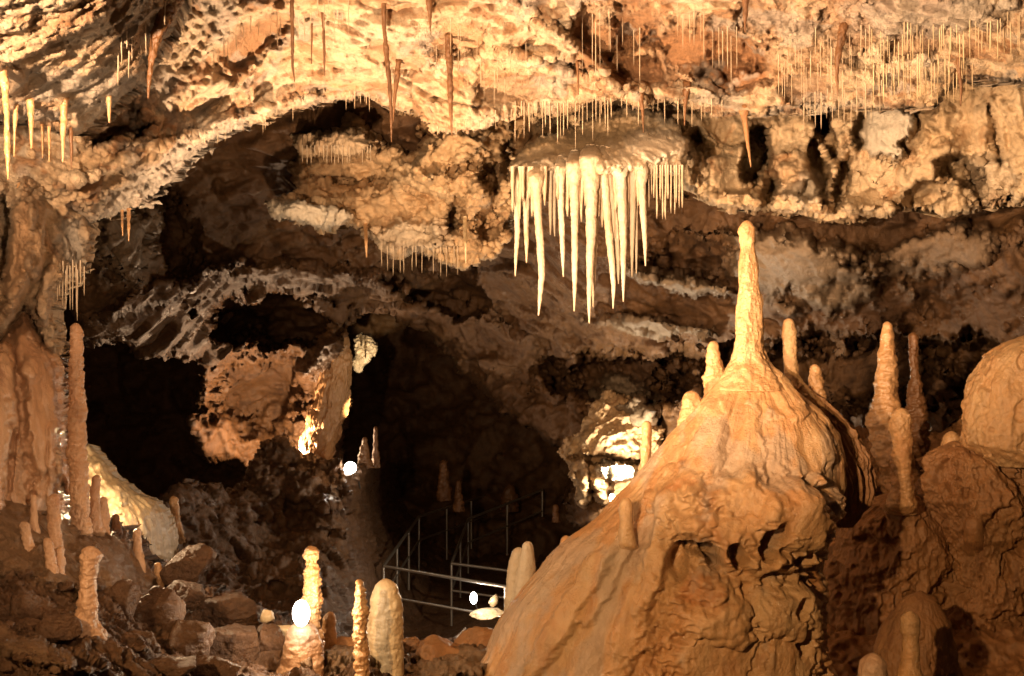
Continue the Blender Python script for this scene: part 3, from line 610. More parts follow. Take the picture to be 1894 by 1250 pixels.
stalagmite([(1012, 950, 969), (1035, 943, 972), (1075, 935, 974), (1130, 933, 976), (1180, 932, 978)], 7.85, 'white', 'shorter of the two fused white stalagmites against the foot of the mound', 0.4)
# right-hand group
stalagmite([(594, 1634, 1648), (630, 1628, 1654), (690, 1622, 1660), (745, 1613, 1662), (785, 1607, 1668), (830, 1618, 1680), (880, 1635, 1700), (930, 1630, 1715)], 9.6, 'amber', 'tall lumpy orange stalagmite, larger of the pair beyond the mound', 1.0)
stalagmite([(614, 1681, 1698), (650, 1680, 1700), (685, 1685, 1700), (715, 1680, 1706), (755, 1676, 1714), (800, 1672, 1716), (860, 1660, 1712), (920, 1650, 1715)], 9.7, 'brown', 'twisted thin brown stalagmite, smaller of the pair beyond the mound', 1.2)
stalagmite([(754, 1654, 1680), (775, 1647, 1686), (795, 1645, 1685), (825, 1651, 1684), (870, 1649, 1686), (915, 1646, 1689), (935, 1642, 1693)], 8.5, 'flow', 'bright yellowish stalagmite with knobbed head standing before the lumpy pair', 0.9)
stalagmite([(797, 1750, 1770), (815, 1744, 1778), (850, 1730, 1790)], 9.0, 'flow', 'little nub of a stalagmite on top of the pitted brown mass', 0.4)
stalagmite([(952, 1786, 1815), (975, 1783, 1818), (1000, 1783, 1821, 8.5), (1040, 1785, 1824, 8.75), (1070, 1790, 1822, 9.1)], 8.46, 'flowdark', 'smooth stalagmite stub standing out from the face of the pitted mass', 0.3)
stalagmite([(1130, 1673, 1694), (1145, 1666, 1701), (1168, 1666, 1702), (1178, 1669, 1698), (1225, 1667, 1700), (1245, 1662, 1706), (1300, 1655, 1712)], 6.6, 'flow', 'pinkish stalagmite with a swollen tip at the bottom before the ribbed cone', 0.4)
stalagmite([(1207, 1603, 1630), (1225, 1590, 1640), (1300, 1580, 1650)], 6.5, 'red', 'round lumpy knob at the bottom beside the pinkish stalagmite', 0.4)
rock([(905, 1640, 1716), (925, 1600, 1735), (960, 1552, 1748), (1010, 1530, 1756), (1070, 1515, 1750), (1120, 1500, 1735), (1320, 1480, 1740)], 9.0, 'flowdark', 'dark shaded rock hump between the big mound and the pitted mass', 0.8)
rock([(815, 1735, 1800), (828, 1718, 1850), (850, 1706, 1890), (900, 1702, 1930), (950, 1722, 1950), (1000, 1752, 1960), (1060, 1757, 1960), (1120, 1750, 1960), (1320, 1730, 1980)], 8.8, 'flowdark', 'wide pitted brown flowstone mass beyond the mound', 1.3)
rock([(612, 1890, 1960), (632, 1850, 1990), (665, 1820, 2000), (705, 1800, 2010), (755, 1789, 2020), (800, 1781, 2020), (822, 1780, 2010), (835, 1800, 2000), (860, 1830, 1990)], 8.6, 'flow', 'smooth domed flowstone hood with an overhanging rim above the pitted mass', 0.6)
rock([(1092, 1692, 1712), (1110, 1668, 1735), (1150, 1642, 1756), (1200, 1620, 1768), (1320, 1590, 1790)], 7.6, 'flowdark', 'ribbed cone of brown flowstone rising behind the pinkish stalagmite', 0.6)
rock([(610, 612, 640), (650, 604, 650), (700, 590, 650), (745, 578, 646), (790, 564, 634), (830, 552, 618), (870, 545, 605)], 19.5, 'amber', 'slanting smooth pillar of flowstone next to the lit alcove far back', 0.8)
# left-hand group
curtain = layer('curtain_flowstone', [(-220, 650), (-20, 640), (8, 618), (22, 598), (34, 575), (46, 550), (55, 576), (64, 606), (78, 636), (100, 646), (112, 660), (119, 680), (114, 708), (121, 742), (116, 768), (123, 800), (119, 828), (129, 860), (133, 898), (124, 914), (116, 890), (108, 905), (130, 950), (160, 990), (-220, 1010)],
      [(-150, 700, 5.7), (0, 650, 6.2), (0, 900, 6.0), (45, 560, 6.6), (60, 700, 6.3), (70, 850, 6.25), (118, 700, 6.6), (125, 880, 6.5), (130, 980, 6.6), (0, 1000, 6.0)],
      M['red'], 2.0, (34, 0.35), (5, 22), [(34, 720, 9, 90, -6, 0.10, dict(soft=0.6)), (-10, 780, 44, 150, 0, -0.12), (20, 860, 7, 60, 6, 0.12), (75, 760, 30, 120, 0, -0.08), (95, 860, 8, 60, 0, -0.06), (60, 640, 30, 50, 10, -0.06), (110, 860, 8, 50, 0, -0.08, dict(tb=0.6)), (48, 900, 20, 50, 0, 0.08)],
      lambda V, X, Y: 0.05 * fbm(V * [1, 1, 0.35], 0.25, 5, 0.5) + 0.02 * facets(V * [1, 1, .6], 0.12) + 0.03 * smooth01((X - 90) / 20) * fbm(V, 0.05, 4, 0.7), 0.5)
tag(curtain, 'tall reddish curtain-shaped flowstone with a bright ragged edge', 'flowstone')
stalagmite([(597, 134, 147), (612, 129, 151), (640, 129, 152), (680, 128, 152), (720, 128, 156), (760, 127, 157), (850, 126, 162), (920, 132, 163), (985, 134, 168)], 6.5, 'red', 'tall slim reddish stalagmite standing alone beside the curtain flowstone', 1.1, 0.04)
L_SM = [([(878, 172, 186), (900, 168, 184), (960, 166, 186)], 6.8, 'red', 'short dark stalagmite in front of the glowing dome, nearest the slim tall one'),
        ([(918, 182, 198), (945, 180, 200), (985, 178, 204)], 6.85, 'red', 'squat stalagmite silhouetted low against the glowing dome'),
        ([(950, 208, 218), (965, 206, 222), (990, 204, 226)], 7.0, 'brown', 'small dark nub at the lower rim of the glowing dome'),
        ([(913, 90, 109), (940, 87, 111), (985, 90, 113), (1020, 92, 118)], 6.1, 'red', 'smooth stubby reddish stalagmite on the muddy slope'),
        ([(915, 58, 67), (950, 56, 68), (985, 54, 72)], 6.0, 'red', 'narrow faint stalagmite on the slope under the curtain flowstone'),
        ([(964, 35, 52), (990, 38, 60), (1020, 42, 66)], 5.8, 'red', 'ringed leaning stalagmite low on the muddy slope'),
        ([(994, 80, 95), (1012, 80, 98), (1035, 84, 104), (1060, 82, 108)], 5.7, 'red', 'bumpy stalagmite with a shiny round head on the slope'),
        ([(1010, 104, 116), (1025, 100, 118), (1060, 96, 120)], 5.68, 'red', 'small round knob attached beside the shiny-headed stalagmite'),
        ([(977, 246, 262), (1005, 247, 262), (1045, 251, 267)], 7.1, 'red', 'short straight stalagmite at the base of the glowing dome'),
        ([(1040, 285, 298), (1055, 286, 300), (1085, 288, 304)], 7.3, 'amber', 'tiny pale stalagmite on the edge of the slope by the boulders'),
        ([(917, 313, 328), (935, 315, 330), (965, 318, 334)], 11.6, 'amber', 'little pale stalagmite in the gloom beyond the glowing dome')]
for r_, d_, m_, l_ in L_SM:
    g_ = depth_at('cave_floor', (r_[-1][1] + r_[-1][2]) / 2, r_[-1][0] - 4)
    if g_ and g_ < 9: d_ = g_ + 0.02
    r_ = r_ + [(r_[-1][0] + 25, r_[-1][1] - 6, r_[-1][2] + 6)]
    stalagmite(r_, d_, m_, l_, 0.9, 0.02)
stalagmite([(1010, 142, 190), (1022, 148, 188), (1060, 150, 180), (1110, 146, 176), (1150, 142, 184), (1180, 148, 200), (1205, 160, 204), (1230, 150, 205)], 5.2, 'red', 'old broken stump of a stalagmite with a white wet edge on the muddy slope', 1.1)
# centre front
stalagmite([(1009, 566, 584), (1025, 563, 588), (1060, 563, 589), (1100, 562, 593), (1140, 565, 591), (1190, 566, 597), (1240, 568, 597)], 6.75, 'amber', 'tall knobbly stalagmite right beside the glaring floodlight', 1.5, 0.05)
stalagmite([(1071, 657, 671), (1090, 656, 674), (1130, 655, 678), (1170, 653, 680), (1220, 655, 683), (1300, 655, 684)], 6.5, 'amber', 'thin wavy stalagmite with a bright rim next to the fat one', 1.3, 0.06)
stalagmite([(1070, 702, 724), (1082, 693, 734), (1105, 685, 741), (1140, 681, 745), (1180, 681, 745), (1225, 686, 745), (1270, 680, 750)], 7.1, 'pale', 'fat round-topped tan stalagmite behind the thin wavy one', 0.35, nseg=160)
stalagmite([(1131, 602, 619), (1145, 596, 621), (1190, 592, 624), (1230, 590, 628)], 7.3, 'amber', 'short stalagmite between the knobbly and the thin wavy ones', 0.6)
stalagmite([(1146, 545, 572), (1165, 532, 588), (1200, 521, 597), (1300, 512, 604)], 6.6, 'red', 'broad reddish stump carrying the glaring floodlight', 0.5, name='stalagmite', nseg=160)
# far ones
FAR = [([(788, 692, 698), (800, 691, 699), (830, 690, 700), (865, 688, 704)], 18.8, 'needle-thin stalagmite on the dark hump beyond the far lamp'),
       ([(808, 671, 679), (830, 667, 682), (865, 660, 690)], 18.5, 'pointed stalagmite beside the far lamp'),
       ([(850, 815, 826), (880, 812, 830), (925, 808, 836)], 21.0, 'dim reddish stalagmite stub beyond the steel railing'),
       ([(888, 843, 852), (910, 842, 854), (945, 838, 860)], 21.0, 'smaller dim stub next to the reddish one beyond the railing'),
       ([(895, 936, 948), (910, 930, 955), (945, 925, 962)], 25.5, 'dim lump of stalagmite between the two railings'),
       ([(932, 1024, 1032), (945, 1022, 1034), (965, 1020, 1038)], 18.5, 'small pale stub past the end of the railing')]
for r_, d_, l_ in FAR: stalagmite(r_, d_, 'brown', l_, 1.2, nseg=32)

# ---- stalactites
STC = [([(955, 955, 6), (957, 420, 5), (953, 510, 1)], 'white'),]
def lay(x, y, names=('cave_ceiling_overhang', 'cave_ceiling')):
    for nm in names:
        d = depth_at(nm, x, y)
        if d: return d
    return None
def stalactite(path, D, mat, label, amp=0.6, group=None, name='stalactite', nseg=40, sub=2.0, embed=True):
    """path = (x, y, half width) from the tip up to the root"""
    xr, yr, wr = path[-1][:3]; d = lay(xr, yr)
    if d and abs(d - D) < 2.2 and D < 9: D = d + 0.03; path = path[:-1] + [(xr, yr, wr * 1.15), (xr, yr - 10, wr * 1.6)]
    rows = [(p[1], p[0] - p[2], p[0] + p[2], p[3] if len(p) > 3 else D) for p in path]; rows[-1] = rows[-1][:3] + (max(D + 0.28, rows[-1][3]),)
    if D > 11: rows[-1] = rows[-1][:3] + (D + 0.5,)
    return body(name, rows, D, M[mat], 1.0, nseg, sub, stal(amp), None, round_top=False, label=label, cat=name.replace('_', ' '), group=group)
BIG = [
 ([(953, 511, 1), (954, 480, 3), (957, 430, 5), (956, 380, 5.5), (956, 320, 8.1)], 9.55, 'slender outermost white stalactite with a kinked tip, next in line before the short straight one'),
 ([(974, 486, 1), (974, 450, 4), (973, 400, 5), (973, 320, 9.5)], 9.6, 'short straight white stalactite between the kinked one and the long wavy one'),
 ([(996, 584, 1), (999, 550, 4), (1002, 510, 6), (1000, 460, 7), (995, 400, 7.5), (992, 350, 9), (990, 310, 14.9)], 9.45, 'long wavy white stalactite hanging near the end of the cluster'),
 ([(1018, 434, 1), (1018, 400, 3), (1017, 320, 5.4)], 9.6, 'thin short icicle just past the long wavy stalactite'),
 ([(1026, 437, 1), (1025, 400, 3), (1024, 320, 5.4)], 9.65, 'second thin short icicle before the medium slim stalactite'),
 ([(1042, 512, 1), (1041, 470, 4), (1039, 420, 5.5), (1037, 360, 6), (1036, 310, 10.8)], 9.5, 'medium slim stalactite between thin icicles and the straight long one'),
 ([(1062, 576, 1), (1063, 530, 4), (1063, 470, 6), (1063, 400, 7), (1062, 340, 9), (1062, 300, 14.9)], 9.45, 'straight long white stalactite beside the longest one'),
 ([(1090, 598, 1), (1090, 560, 4), (1091, 500, 6.5), (1093, 430, 9), (1094, 360, 11), (1092, 290, 20.2)], 9.4, 'longest and thickest white stalactite in the middle of the cluster'),
 ([(1097, 568, 1), (1098, 520, 3.5), (1100, 450, 5), (1102, 380, 6), (1102, 310, 10.8)], 9.5, 'amber-tinted stalactite tucked behind the longest one'),
 ([(1134, 571, 1), (1135, 530, 4), (1131, 480, 6), (1126, 430, 7), (1121, 370, 7), (1114, 300, 10.8)], 9.45, 'long curved white stalactite bending away past the longest one'),
 ([(1144, 525, 1), (1143, 480, 4), (1140, 420, 4.5), (1132, 350, 5), (1124, 300, 8.1)], 9.5, 'narrow leaning stalactite behind the long curved one'),
 ([(1153, 558, 1), (1153, 510, 4), (1153, 460, 6), (1152, 400, 8), (1148, 330, 10), (1146, 300, 16.2)], 9.4, 'sturdy white stalactite past the curved and leaning ones'),
 ([(1169, 512, 1), (1169, 470, 3.5), (1170, 400, 5), (1171, 310, 8.1)], 9.5, 'slim stalactite with a neighbour almost touching, past the sturdy one'),
 ([(1177, 506, 1), (1177, 460, 2.5), (1177, 400, 3), (1176, 310, 5.4)], 9.55, 'thin stalactite almost touching the slim one'),
 ([(1194, 492, 1), (1193, 450, 4), (1190, 400, 6), (1187, 340, 7), (1186, 310, 12.2)], 9.45, 'tapered white stalactite closing the row of long ones'),
 ([(1136, 440, 2), (1134, 400, 4), (1128, 340, 5), (1121, 295, 8.1)], 9.48, 'short leaning rib between the curved and the leaning stalactites'),
]
for p_, d_, l_ in BIG:
    x_, y_, h_ = p_[-1]
    ry = float(np.interp(x_, [945, 990, 1040, 1090, 1120, 1150, 1180, 1265], [322, 314, 300, 282, 284, 300, 308, 314]))
    dc = depth_at('flowstone_canopy', x_, ry - 12) or d_ + 0.15
    p_ = (p_[:-1] if p_[-2][1] > ry + 24 else p_[:-2]) + [(x_, ry + 22, h_ * 0.95), (x_ + 1, ry + 8, h_ * 1.05, d_ - 0.04), (x_ + 1, ry - 4, h_ * 0.85, (d_ + dc) / 2 - 0.02), (x_ + 1, ry - 14, h_ * 0.4, dc + 0.04)]
    stalactite(p_, d_ - 0.05, 'white', l_, 0.5, 'white stalactites under the calcite canopy')
stalactite([(1389, 309, 0.8), (1386, 285, 2.5), (1381, 250, 4), (1377, 215, 6), (1375, 195, 10)], 8.75, 'flowdark', 'dull tan spike hanging before the dark slot in the rear ceiling')
BR = [([(274, 182, 2), (275, 160, 4), (279, 120, 7), (284, 90, 10), (296, 50, 16), (310, 10, 22)], 5.25, 'brown', 'thick brown tapering stalactite hanging from the rim of the near overhang'),
 ([(202, 227, 1.5), (202, 200, 3.5), (201, 175, 5)], 5.4, 'amber', 'small straw-coloured stalactite at the rim of the near overhang'),
 ([(545, 151, 1), (541, 120, 3), (541, 80, 4), (540, 0, 5), (540, -20, 5)], 6.8, 'brown', 'long thin brown stalactite with a bent tip on the bright ceiling'),
 ([(600, 140, 1), (600, 100, 3), (598, 50, 4), (597, 20, 5)], 7.0, 'brown', 'medium brown stalactite beside the bent-tipped one'),
 ([(576, 118, 1), (577, 60, 2.5), (576, 30, 3)], 7.0, 'brown', 'short thin brown stalactite between the bent-tipped and the medium one'),
 ([(724, 262, 1), (724, 220, 3.5), (722, 170, 5), (716, 110, 6), (711, 60, 5), (710, 0, 5)], 7.15, 'brown', 'long arm of the brown V-shaped pair of stalactites'),
 ([(727, 225, 1), (730, 180, 4), (735, 140, 6), (738, 108, 6)], 7.2, 'brown', 'short arm of the brown V-shaped pair of stalactites'),
 ([(836, 252, 1), (834, 215, 4), (833, 170, 7), (832, 130, 7), (830, 90, 9), (830, 60, 8)], 7.4, 'brown', 'stout brown stalactite alone in the middle of the bright ceiling'),
 ([(796, 58, 1), (795, 30, 5), (792, -20, 8)], 6.6, 'brown', 'dark stalactite just entering from the top of the picture'),
 ([(1070, 175, 1), (1069, 140, 3), (1067, 105, 4)], 7.7, 'brown', 'small brown stalactite near the lip above the canopy'),
 ([(1190, 245, 1), (1189, 210, 3), (1186, 185, 6), (1180, 165, 12)], 8.0, 'brown', 'brown root-like stalactite at the edge of the smooth brown scallop'),
 ([(1266, 232, 1), (1267, 205, 3), (1268, 180, 6), (1272, 150, 9)], 8.0, 'brown', 'second brown root-like stalactite further along the ceiling lip'),
 ([(1550, 178, 1), (1548, 140, 4), (1550, 105, 7), (1556, 75, 10), (1562, 40, 10)], 7.0, 'brown', 'hooked dark brown stalactite above the dense fringe of straws'),
 ([(1777, 196, 1), (1778, 160, 3.5), (1774, 130, 5), (1772, 100, 5)], 7.0, 'brown', 'reddish brown stalactite inside the dense fringe of straws'),
 ([(1378, 60, 1), (1378, 30, 5), (1380, -20, 9)], 6.7, 'brown', 'dark stub of a stalactite at the top above the smooth scallops'),
 ([(15, 332, 1), (14, 280, 5), (13, 220, 5), (10, 170, 7), (4, 120, 8)], 4.9, 'amber', 'long yellow stalactite with a crooked top under the near overhang'),
 ([(26, 290, 1), (27, 240, 3), (30, 190, 4)], 5.0, 'amber', 'thin yellow stalactite next to the crooked one'),
 ([(58, 275, 1.5), (58, 240, 4), (57, 200, 6), (56, 180, 7)], 5.0, 'amber', 'sturdy yellow stalactite third from the crooked one'),
 ([(79, 292, 1), (79, 250, 3), (78, 228, 3)], 5.2, 'amber', 'thin yellow stalactite between the two sturdy ones'),
 ([(91, 300, 1), (91, 250, 3), (90, 228, 4)], 5.2, 'amber', 'thin yellow stalactite nearest the sturdiest one'),
 ([(116, 300, 1.5), (117, 250, 5), (118, 210, 6), (119, 180, 7)], 5.1, 'amber', 'sturdiest yellow stalactite at the end of the yellow row'),
 ([(132, 312, 1), (132, 270, 4), (131, 230, 4)], 5.3, 'brown', 'dull brown stalactite just past the yellow row'),
 ([(238, 446, 1), (238, 420, 2.5), (238, 385, 4)], 7.0, 'amber', 'small amber spike under the ceiling edge, longer of the two'),
 ([(227, 436, 1), (226, 415, 2), (226, 388, 3)], 7.0, 'amber', 'small amber spike under the ceiling edge, shorter of the two'),
 ([(678, 476, 1), (677, 445, 3), (676, 412, 4)], 12.5, 'amber', 'lone amber stalactite under the hanging shelf'),
 ([(862, 488, 1), (861, 450, 3), (860, 400, 4)], 11.8, 'pale', 'thin pale stalactite at the tip of the hanging shelf'),
 ([(33, 450, 2), (36, 420, 5), (42, 370, 9), (46, 335, 12)], 6.0, 'amber', 'orange flow stalactite running down the hanging flowstone column'),
 ([(62, 500, 2), (66, 450, 6), (72, 400, 9), (74, 345, 12)], 6.1, 'pale', 'pale flow stalactite running down the hanging flowstone column'),
]
for p_, d_, m_, l_ in BR: stalactite([(x, y, w_ * (0.78 if m_ == 'brown' else 1)) for x, y, w_ in p_], d_, m_, l_, 1.2)

# ---- soda straws
rs = random.Random(5)
straw_meshes = {}
def straw(x, y0, y1, w_, D, mat, label, group, name='soda_straw', cat='soda straw'):
    R_ = w_ / F * D / 2; H = (y1 - y0) / F * D
    segs = 6; n = 7; V = []; Qs = []
    jx = rs.uniform(-0.4, 0.4) * R_
    for k in range(n):
        t = k / (n - 1); r = R_ * (1.0 - 0.35 * t) * (1 + 0.18 * rs.uniform(-1, 1)); r = r * (0.5 if k == n - 1 else 1)
        for s_ in range(segs):
            a = 2 * math.pi * s_ / segs; V.append((r * math.cos(a) + jx * math.sin(t * 6), r * math.sin(a), -H * t))
    for k in range(n - 1):
        for s_ in range(segs):
            a = k * segs + s_; b = k * segs + (s_ + 1) % segs; Qs.append((a, a + segs, b + segs, b))
    Qs.append(((n - 1) * segs, (n - 1) * segs + 1, (n - 1) * segs + 2, (n - 1) * segs + 3)); Qs.append(((n - 1) * segs, (n - 1) * segs + 3, (n - 1) * segs + 4, (n - 1) * segs + 5))
    o = mesh_obj(name, V, Qs, M[mat]); o.location = P(x, y0, D)
    return tag(o, label, cat, group)
def lay(x, y):
    for nm in ('cave_ceiling_overhang', 'cave_ceiling'):
        d = depth_at(nm, x, y)
        if d: return d
    return None
REG = [  # x0, x1, y_root(x0), y_root(x1), jitter, min len, max len, width, n, layer, material, label, group
 (215, 312, 95, 20, 20, 25, 70, 3.2, 12, None, 'white', 'thin pale soda straw on the rim of the near overhang', 'straws on the near overhang'),
 (395, 480, 90, 25, 12, 15, 45, 2.4, 9, None, 'white', 'short white soda straw beside the smooth brown scallop', 'straws by the brown scallop'),
 (500, 660, 40, 20, 25, 25, 60, 2.2, 14, None, 'white', 'thin soda straw among the brown stalactites of the bright ceiling', 'straws among the brown stalactites'),
 (380, 545, 250, 200, 4, 10, 30, 2.2, 10, None, 'white', 'short soda straw along the curving lip of the bright ceiling', 'straws on the curving lip'),
 (640, 700, 175, 178, 6, 15, 34, 2.2, 8, None, 'white', 'short soda straw at the peak of the ceiling lip', 'straws on the lip peak'),
 (770, 1000, 60, 130, 45, 25, 80, 2.0, 20, None, 'white', 'fine soda straw scattered over the bright middle of the ceiling', 'straws on the bright middle'),
 (800, 960, 235, 205, 8, 10, 30, 2.2, 10, None, 'white', 'short soda straw under the lowest sag of the ceiling lip', 'straws under the sagging lip'),
 (955, 1135, 200, 185, 6, 20, 85, 3.0, 34, None, 'white', 'soda straw in the fringe directly above the calcite canopy', 'straws above the canopy'),
 (1080, 1185, 20, 60, 30, 50, 110, 2.2, 10, None, 'white', 'long thin soda straw before the smooth brown scallops', 'long straws before the scallops'),
 (1255, 1370, 20, 60, 20, 50, 90, 2.2, 12, None, 'white', 'thin white soda straw in the dark hollow near the top', 'straws in the dark hollow'),
 (1150, 1340, 185, 190, 5, 15, 50, 2.6, 16, None, 'white', 'short soda straw on the ceiling lip past the canopy', 'straws past the canopy'),
 (1440, 1610, 110, 90, 55, 45, 100, 2.2, 34, None, 'white', 'soda straw in the loose rows beside the hooked stalactite', 'straws by the hooked stalactite'),
 (1480, 1640, 185, 165, 14, 25, 70, 2.4, 18, None, 'white', 'soda straw hanging at the lip over the slotted rear ceiling', 'straws over the slots'),
 (1615, 1890, 70, 40, 22, 40, 85, 2.6, 44, None, 'pale', 'soda straw in the upper row of the dense fringe', 'upper row of the dense fringe'),
 (1610, 1800, 130, 120, 22, 40, 80, 2.8, 30, None, 'pale', 'soda straw in the lower row of the dense fringe', 'lower row of the dense fringe'),
]
for (x0, x1, ya, yb, jt, lo, hi, w_, n_, nm, mt, lb, gp) in REG:
    for k in range(n_):
        x = x0 + (x1 - x0) * (k + rs.uniform(-0.4, 0.9)) / n_; y = ya + (yb - ya) * (x - x0) / (x1 - x0) + rs.uniform(-jt, jt)
        d = None
        for back in range(0, 40, 4):
            d = lay(x, y - back)
            if d: y -= back; break
        if not d: continue
        ln = lo + (hi - lo) * rs.random() ** 1.6
        straw(x, y - 8, y + ln, w_ * rs.uniform(0.45, 0.95), d - 0.03, mt, lb, gp)
for k in range(18):
    x = 560 + k * 7.4 + rs.uniform(-2, 2); straw(x, 268, rs.uniform(288, 310), 1.8, 12.2, 'white', 'fine soda straw in the row on the upper ledge of the hanging shelf', 'straws on the shelf ledge')
for k in range(14):
    x = 705 + k * 11 + rs.uniform(-3, 3); straw(x, 455, rs.uniform(480, 512), 1.8, 12.7, 'white', 'fine soda straw under the lowest rim of the hanging shelf', 'straws under the shelf rim')
# the canopy's short icicles
for k in range(13):
    x = 1200 + k * 5.2 + rs.uniform(-1.5, 1.5)
    straw(x, 305, rs.uniform(355, 412) if k < 12 else 384, rs.uniform(3, 5), 9.45, 'white', 'short icicle in the comb at the end of the calcite canopy', 'icicles of the canopy comb', 'thin_stalactite', 'stalactite')
for x, y in ((948, 392), (962, 405), (967, 372), (984, 400), (1008, 380), (1050, 400), (1056, 372), (1076, 410), (1082, 380), (1108, 400), (1114, 420), (1138, 390), (1161, 420), (1180, 380), (1032, 370), (1070, 385), (1002, 360), (979, 365)):
    straw(x, 308, y, 8, 9.42, 'white', 'short icicle between the long white stalactites', 'icicles between the long stalactites', 'thin_stalactite', 'stalactite')
for k in range(12):
    x = 100 + k * 5 + rs.uniform(-2, 2); y = 500 + rs.uniform(0, 20)
    straw(x, y - 20, y + rs.uniform(25, 75), 2.6, 6.55, 'white', 'thin soda straw below the hanging flowstone column', 'straws below the hanging column')

# ---- boulders
def boulder(cx, cy, rx, ry, D, mat, label, seed, flat=0.8):
    r = np.random.RandomState(seed)
    import bmesh
    bm = bmesh.new(); bmesh.ops.create_icosphere(bm, subdivisions=5 if rx > 22 else 4, radius=1.0)
    bm.verts.ensure_lookup_table(); V = np.array([v.co[:] for v in bm.verts]); T = np.array([[v.index for v in f.verts] for f in bm.faces]); bm.free()
    n = r.randn(13, 3); n /= np.linalg.norm(n, axis=1)[:, None]; h = r.uniform(0.62, 1.0, 13)
    q = (V @ n.T); R_ = np.min(np.where(q > 0.05, h[None] / np.maximum(q, 0.05), 9), axis=1); R_ = np.minimum(R_, 1.25)
    sx, sz = rx / F * D, ry / F * D
    V = V * R_[:, None] * [sx, (sx + sz) * 0.5, sz]
    nn = V / np.linalg.norm(V, axis=1)[:, None]; s_ = (sx + sz) / 2
    V = V + nn * (s_ * (0.10 * fbm(V + seed, s_ * 0.7, 4, 0.6) + 0.05 * facets(V + seed, s_ * 0.35) + 0.03 * fbm(V, s_ * .15, 3)))[:, None]
    o = mesh_obj('boulder', V, T, M[mat], None, {'ta': np.zeros(len(V)), 'tb': np.zeros(len(V))})
    o.location = P(cx, cy, D); o.rotation_euler = (0, 0, 0)
    return tag(o, label, 'boulder')
BO = [(350, 1048, 44, 36, 7.7, 'flat-topped boulder with a wet white corner below the glowing dome'), (352, 1100, 40, 26, 7.3, 'dark wedge-shaped boulder tucked under the flat-topped one'),
 (420, 1128, 66, 34, 7.5, 'broad smooth boulder stretching toward the floodlight'), (288, 1140, 42, 50, 6.2, 'upright angular boulder with a wet glint at its base'), (345, 1190, 50, 52, 6.1, 'tall slanting slab with a bright wet edge in the boulder pile'),
 (262, 1195, 34, 30, 5.7, 'small dark boulder at the foot of the upright angular one'), (435, 1195, 60, 38, 6.7, 'wide slab leaning in the pile before the floodlight'), (492, 1190, 30, 44, 6.8, 'narrow dark rock next to the floodlight stump'),
 (225, 1110, 36, 30, 6.0, 'rounded muddy boulder above the small dark one'), (60, 1120, 40, 26, 5.3, 'low brown rock half sunk in the mud beside the broken stump'), (110, 1165, 34, 24, 5.0, 'jagged little rock at the foot of the broken stump'),
 (300, 1236, 60, 26, 5.3, 'flat slab at the very bottom under the boulder pile'), (395, 1240, 50, 22, 5.7, 'long low rock at the bottom beside the flat slab'), (820, 1222, 66, 36, 7.6, 'big lumpy tan boulder at the bottom beside the mound'),
 (885, 1196, 40, 28, 7.9, 'tan boulder wedged between the lumpy one and the mound'), (640, 1212, 42, 28, 7.3, 'rounded rock between the two front stalagmites'), (770, 1196, 26, 14, 8.2, 'small stone lying behind the fat stalagmite'),
 (495, 1138, 13, 13, 7.2, 'small stone lit bright yellow beside the floodlight'), (524, 1168, 22, 14, 7.0, 'pale lit stone directly behind the floodlight stump'), (900, 1134, 36, 9, 17.6, 'pale flat rock lit by the little lamp behind the railing'), (913, 1112, 9, 12, 17.6, 'small upright stone beside the little lamp')]
for k, (x, y, a, b, d, l) in enumerate(BO): boulder(x, y, a, b, d, 'boulder' if k < 13 else 'pale' if k > 16 else 'flowdark', l, 100 + k)

for k in range(46):
    x, y = rs.uniform(0, 520), rs.uniform(1060, 1245)
    g_ = depth_at('cave_floor', x, y)
    if g_ and y > 1040 + 0.2 * x: boulder(x, y, rs.uniform(7, 20), rs.uniform(5, 12), g_, 'boulder', 'small dark stone lying loose in the muddy rubble of the near floor', 300 + k); bpy.data.objects[-1] if 0 else None
for o in COL.objects:
    if o.get('label', '').startswith('small dark stone lying loose'): o['group'] = 'loose stones in the rubble'; o.name = 'rubble_stone'; o['category'] = 'stone'

# ---- steel railings
def tube(p0, p1, r, n=8):
    p0, p1 = Vector(p0), Vector(p1); d = (p1 - p0).normalized(); u = d.orthogonal().normalized(); v = d.cross(u); V = []; Qs = []
    for p in (p0, p1):
        for k in range(n):
            a = 2 * math.pi * k / n; V.append(tuple(p + (u * math.cos(a) + v * math.sin(a)) * r))
    for k in range(n): Qs.append((k, (k + 1) % n, n + (k + 1) % n, n + k))
    return V, Qs
def polytube(pts, r):
    V = []; Qs = []
    for a, b in zip(pts[:-1], pts[1:]):
        v, q = tube(a, b, r); o_ = len(V); V += v; Qs += [tuple(i + o_ for i in f) for f in q]
    return V, Qs
def railing(pts, label, r=0.028, post_gap=1.5):
    W = [P(*p) for p in pts]
    root = empty('railing', W[0] - Vector((0, 0, 1)), label, 'railing')
    for nm, dz in (('handrail', 0), ('middle_rail', -0.5)):
        V, Qs = polytube([p + Vector((0, 0, dz)) for p in W], r if dz == 0 else r * 0.8); under(mesh_obj(nm, V, Qs, M['steel']), root)
    for a, b in zip(W[:-1], W[1:]):
        n = max(1, round((b - a).length / post_gap))
        for k in range(n):
            p = a + (b - a) * k / n; V, Qs = tube(p - Vector((0, 0, 1.15)), p, r * 0.9); under(mesh_obj('post', V, Qs, M['steel']), root)
    p = W[-1]; V, Qs = tube(p - Vector((0, 0, 1.15)), p, r * 0.9); under(mesh_obj('post', V, Qs, M['steel']), root)
railing([(912, 912, 27), (775, 955, 22.5), (709, 1047, 18.2), (935, 1085, 17.4), (1010, 1097, 17.2)], 'long steel tube railing bending round the near side of the path')
railing([(1003, 906, 25.5), (866, 960, 23), (835, 1042, 20), (945, 1056, 19.6), (1020, 1066, 19.4)], 'second steel tube railing along the far side of the path')
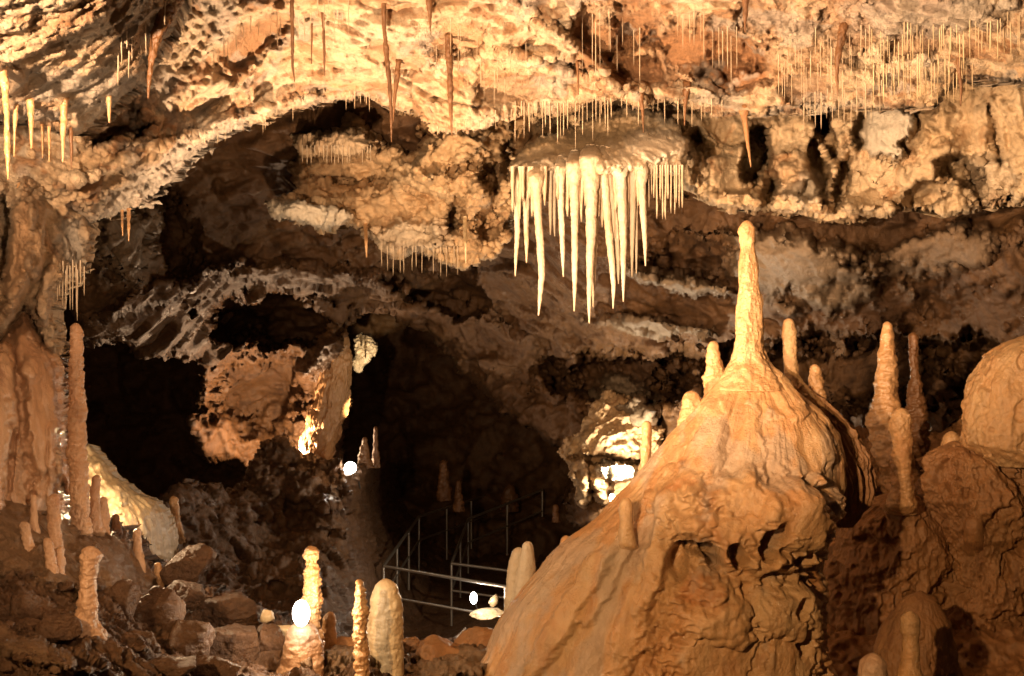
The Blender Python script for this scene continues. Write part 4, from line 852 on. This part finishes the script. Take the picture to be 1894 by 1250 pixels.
railing([(652, 765, 31), (765, 815, 30), (925, 878, 28), (1003, 904, 27)], 'dim steel railing climbing through the dark background')

# ---- floodlights
def ellipsoid(c, rx, ry, rz, n=24, m=14):
    V = []; Qs = []
    for i in range(m + 1):
        f = math.pi * i / m
        for k in range(n):
            a = 2 * math.pi * k / n; V.append((c[0] + rx * math.sin(f) * math.cos(a), c[1] + ry * math.sin(f) * math.sin(a), c[2] + rz * math.cos(f)))
    for i in range(m):
        for k in range(n): Qs.append((i * n + k, (i + 1) * n + k, (i + 1) * n + (k + 1) % n, i * n + (k + 1) % n))
    return V, Qs
def floodlight(px, py, D, rx, rz, label):
    c = P(px, py, D); x, z = rx / F * D, rz / F * D
    root = empty('floodlight', c - Vector((0, 0, z * 1.6)), label, 'floodlight')
    V, Qs = ellipsoid(c, x, x * 0.8, z); under(mesh_obj('bulb', V, Qs, M['glass_hot']), root)
    V, Qs = tube(c + Vector((0, x * 2.2, -z * 0.7)), c + Vector((0, x * 0.5, -z * 0.2)), x * 0.7, 16); h = under(mesh_obj('lamp_housing', V, Qs, M['housing']), root)
    V, Qs = polytube([c + Vector((0, x * 2, -z * .6)), c + Vector((x * .8, x * 3, -z * 2)), c + Vector((x * 1.2, x * 3.5, -z * 4))], x * 0.12); under(mesh_obj('cable', V, Qs, M['cable']), root)
    return root
floodlight(557, 1134, 6.45, 16, 24, 'glaring floodlight on the broad reddish stump in front')
floodlight(648, 865, 17.4, 11, 11, 'bright round lamp far back on the dark hump')
floodlight(876, 1106, 17.5, 6.5, 11, 'small oval lamp behind the steel railing')
floodlight(1132, 921, 15.4, 5, 8, 'tiny lamp peeping over the slope of the mound')
# light given by those lamps and by the lamps hidden behind rocks
light('floodlight_glow', 'POINT', 556, 1096, 6.35, 26, WARM, 0.04)
light('hump_lamp_glow', 'POINT', 646, 862, 17.0, 6, WARM, 0.08)
light('hump_lamp_beam', 'SPOT', 648, 840, 17.3, 3500, (1, .74, .42), 0.05, (675, 655, 23.2), 12, 0.4)
light('railing_lamp_glow', 'POINT', 890, 1112, 17.2, 14, (1, .8, .6), 0.05)
light('ledge_lamp_glow', 'POINT', 1160, 880, 15.2, 420, (1, .8, .55), 0.06)
light('alcove_light', 'POINT', 530, 838, 19.3, 480, WARM2, 0.08)
light('dome_light', 'POINT', 176, 872, 8.05, 120, WARM, 0.05)
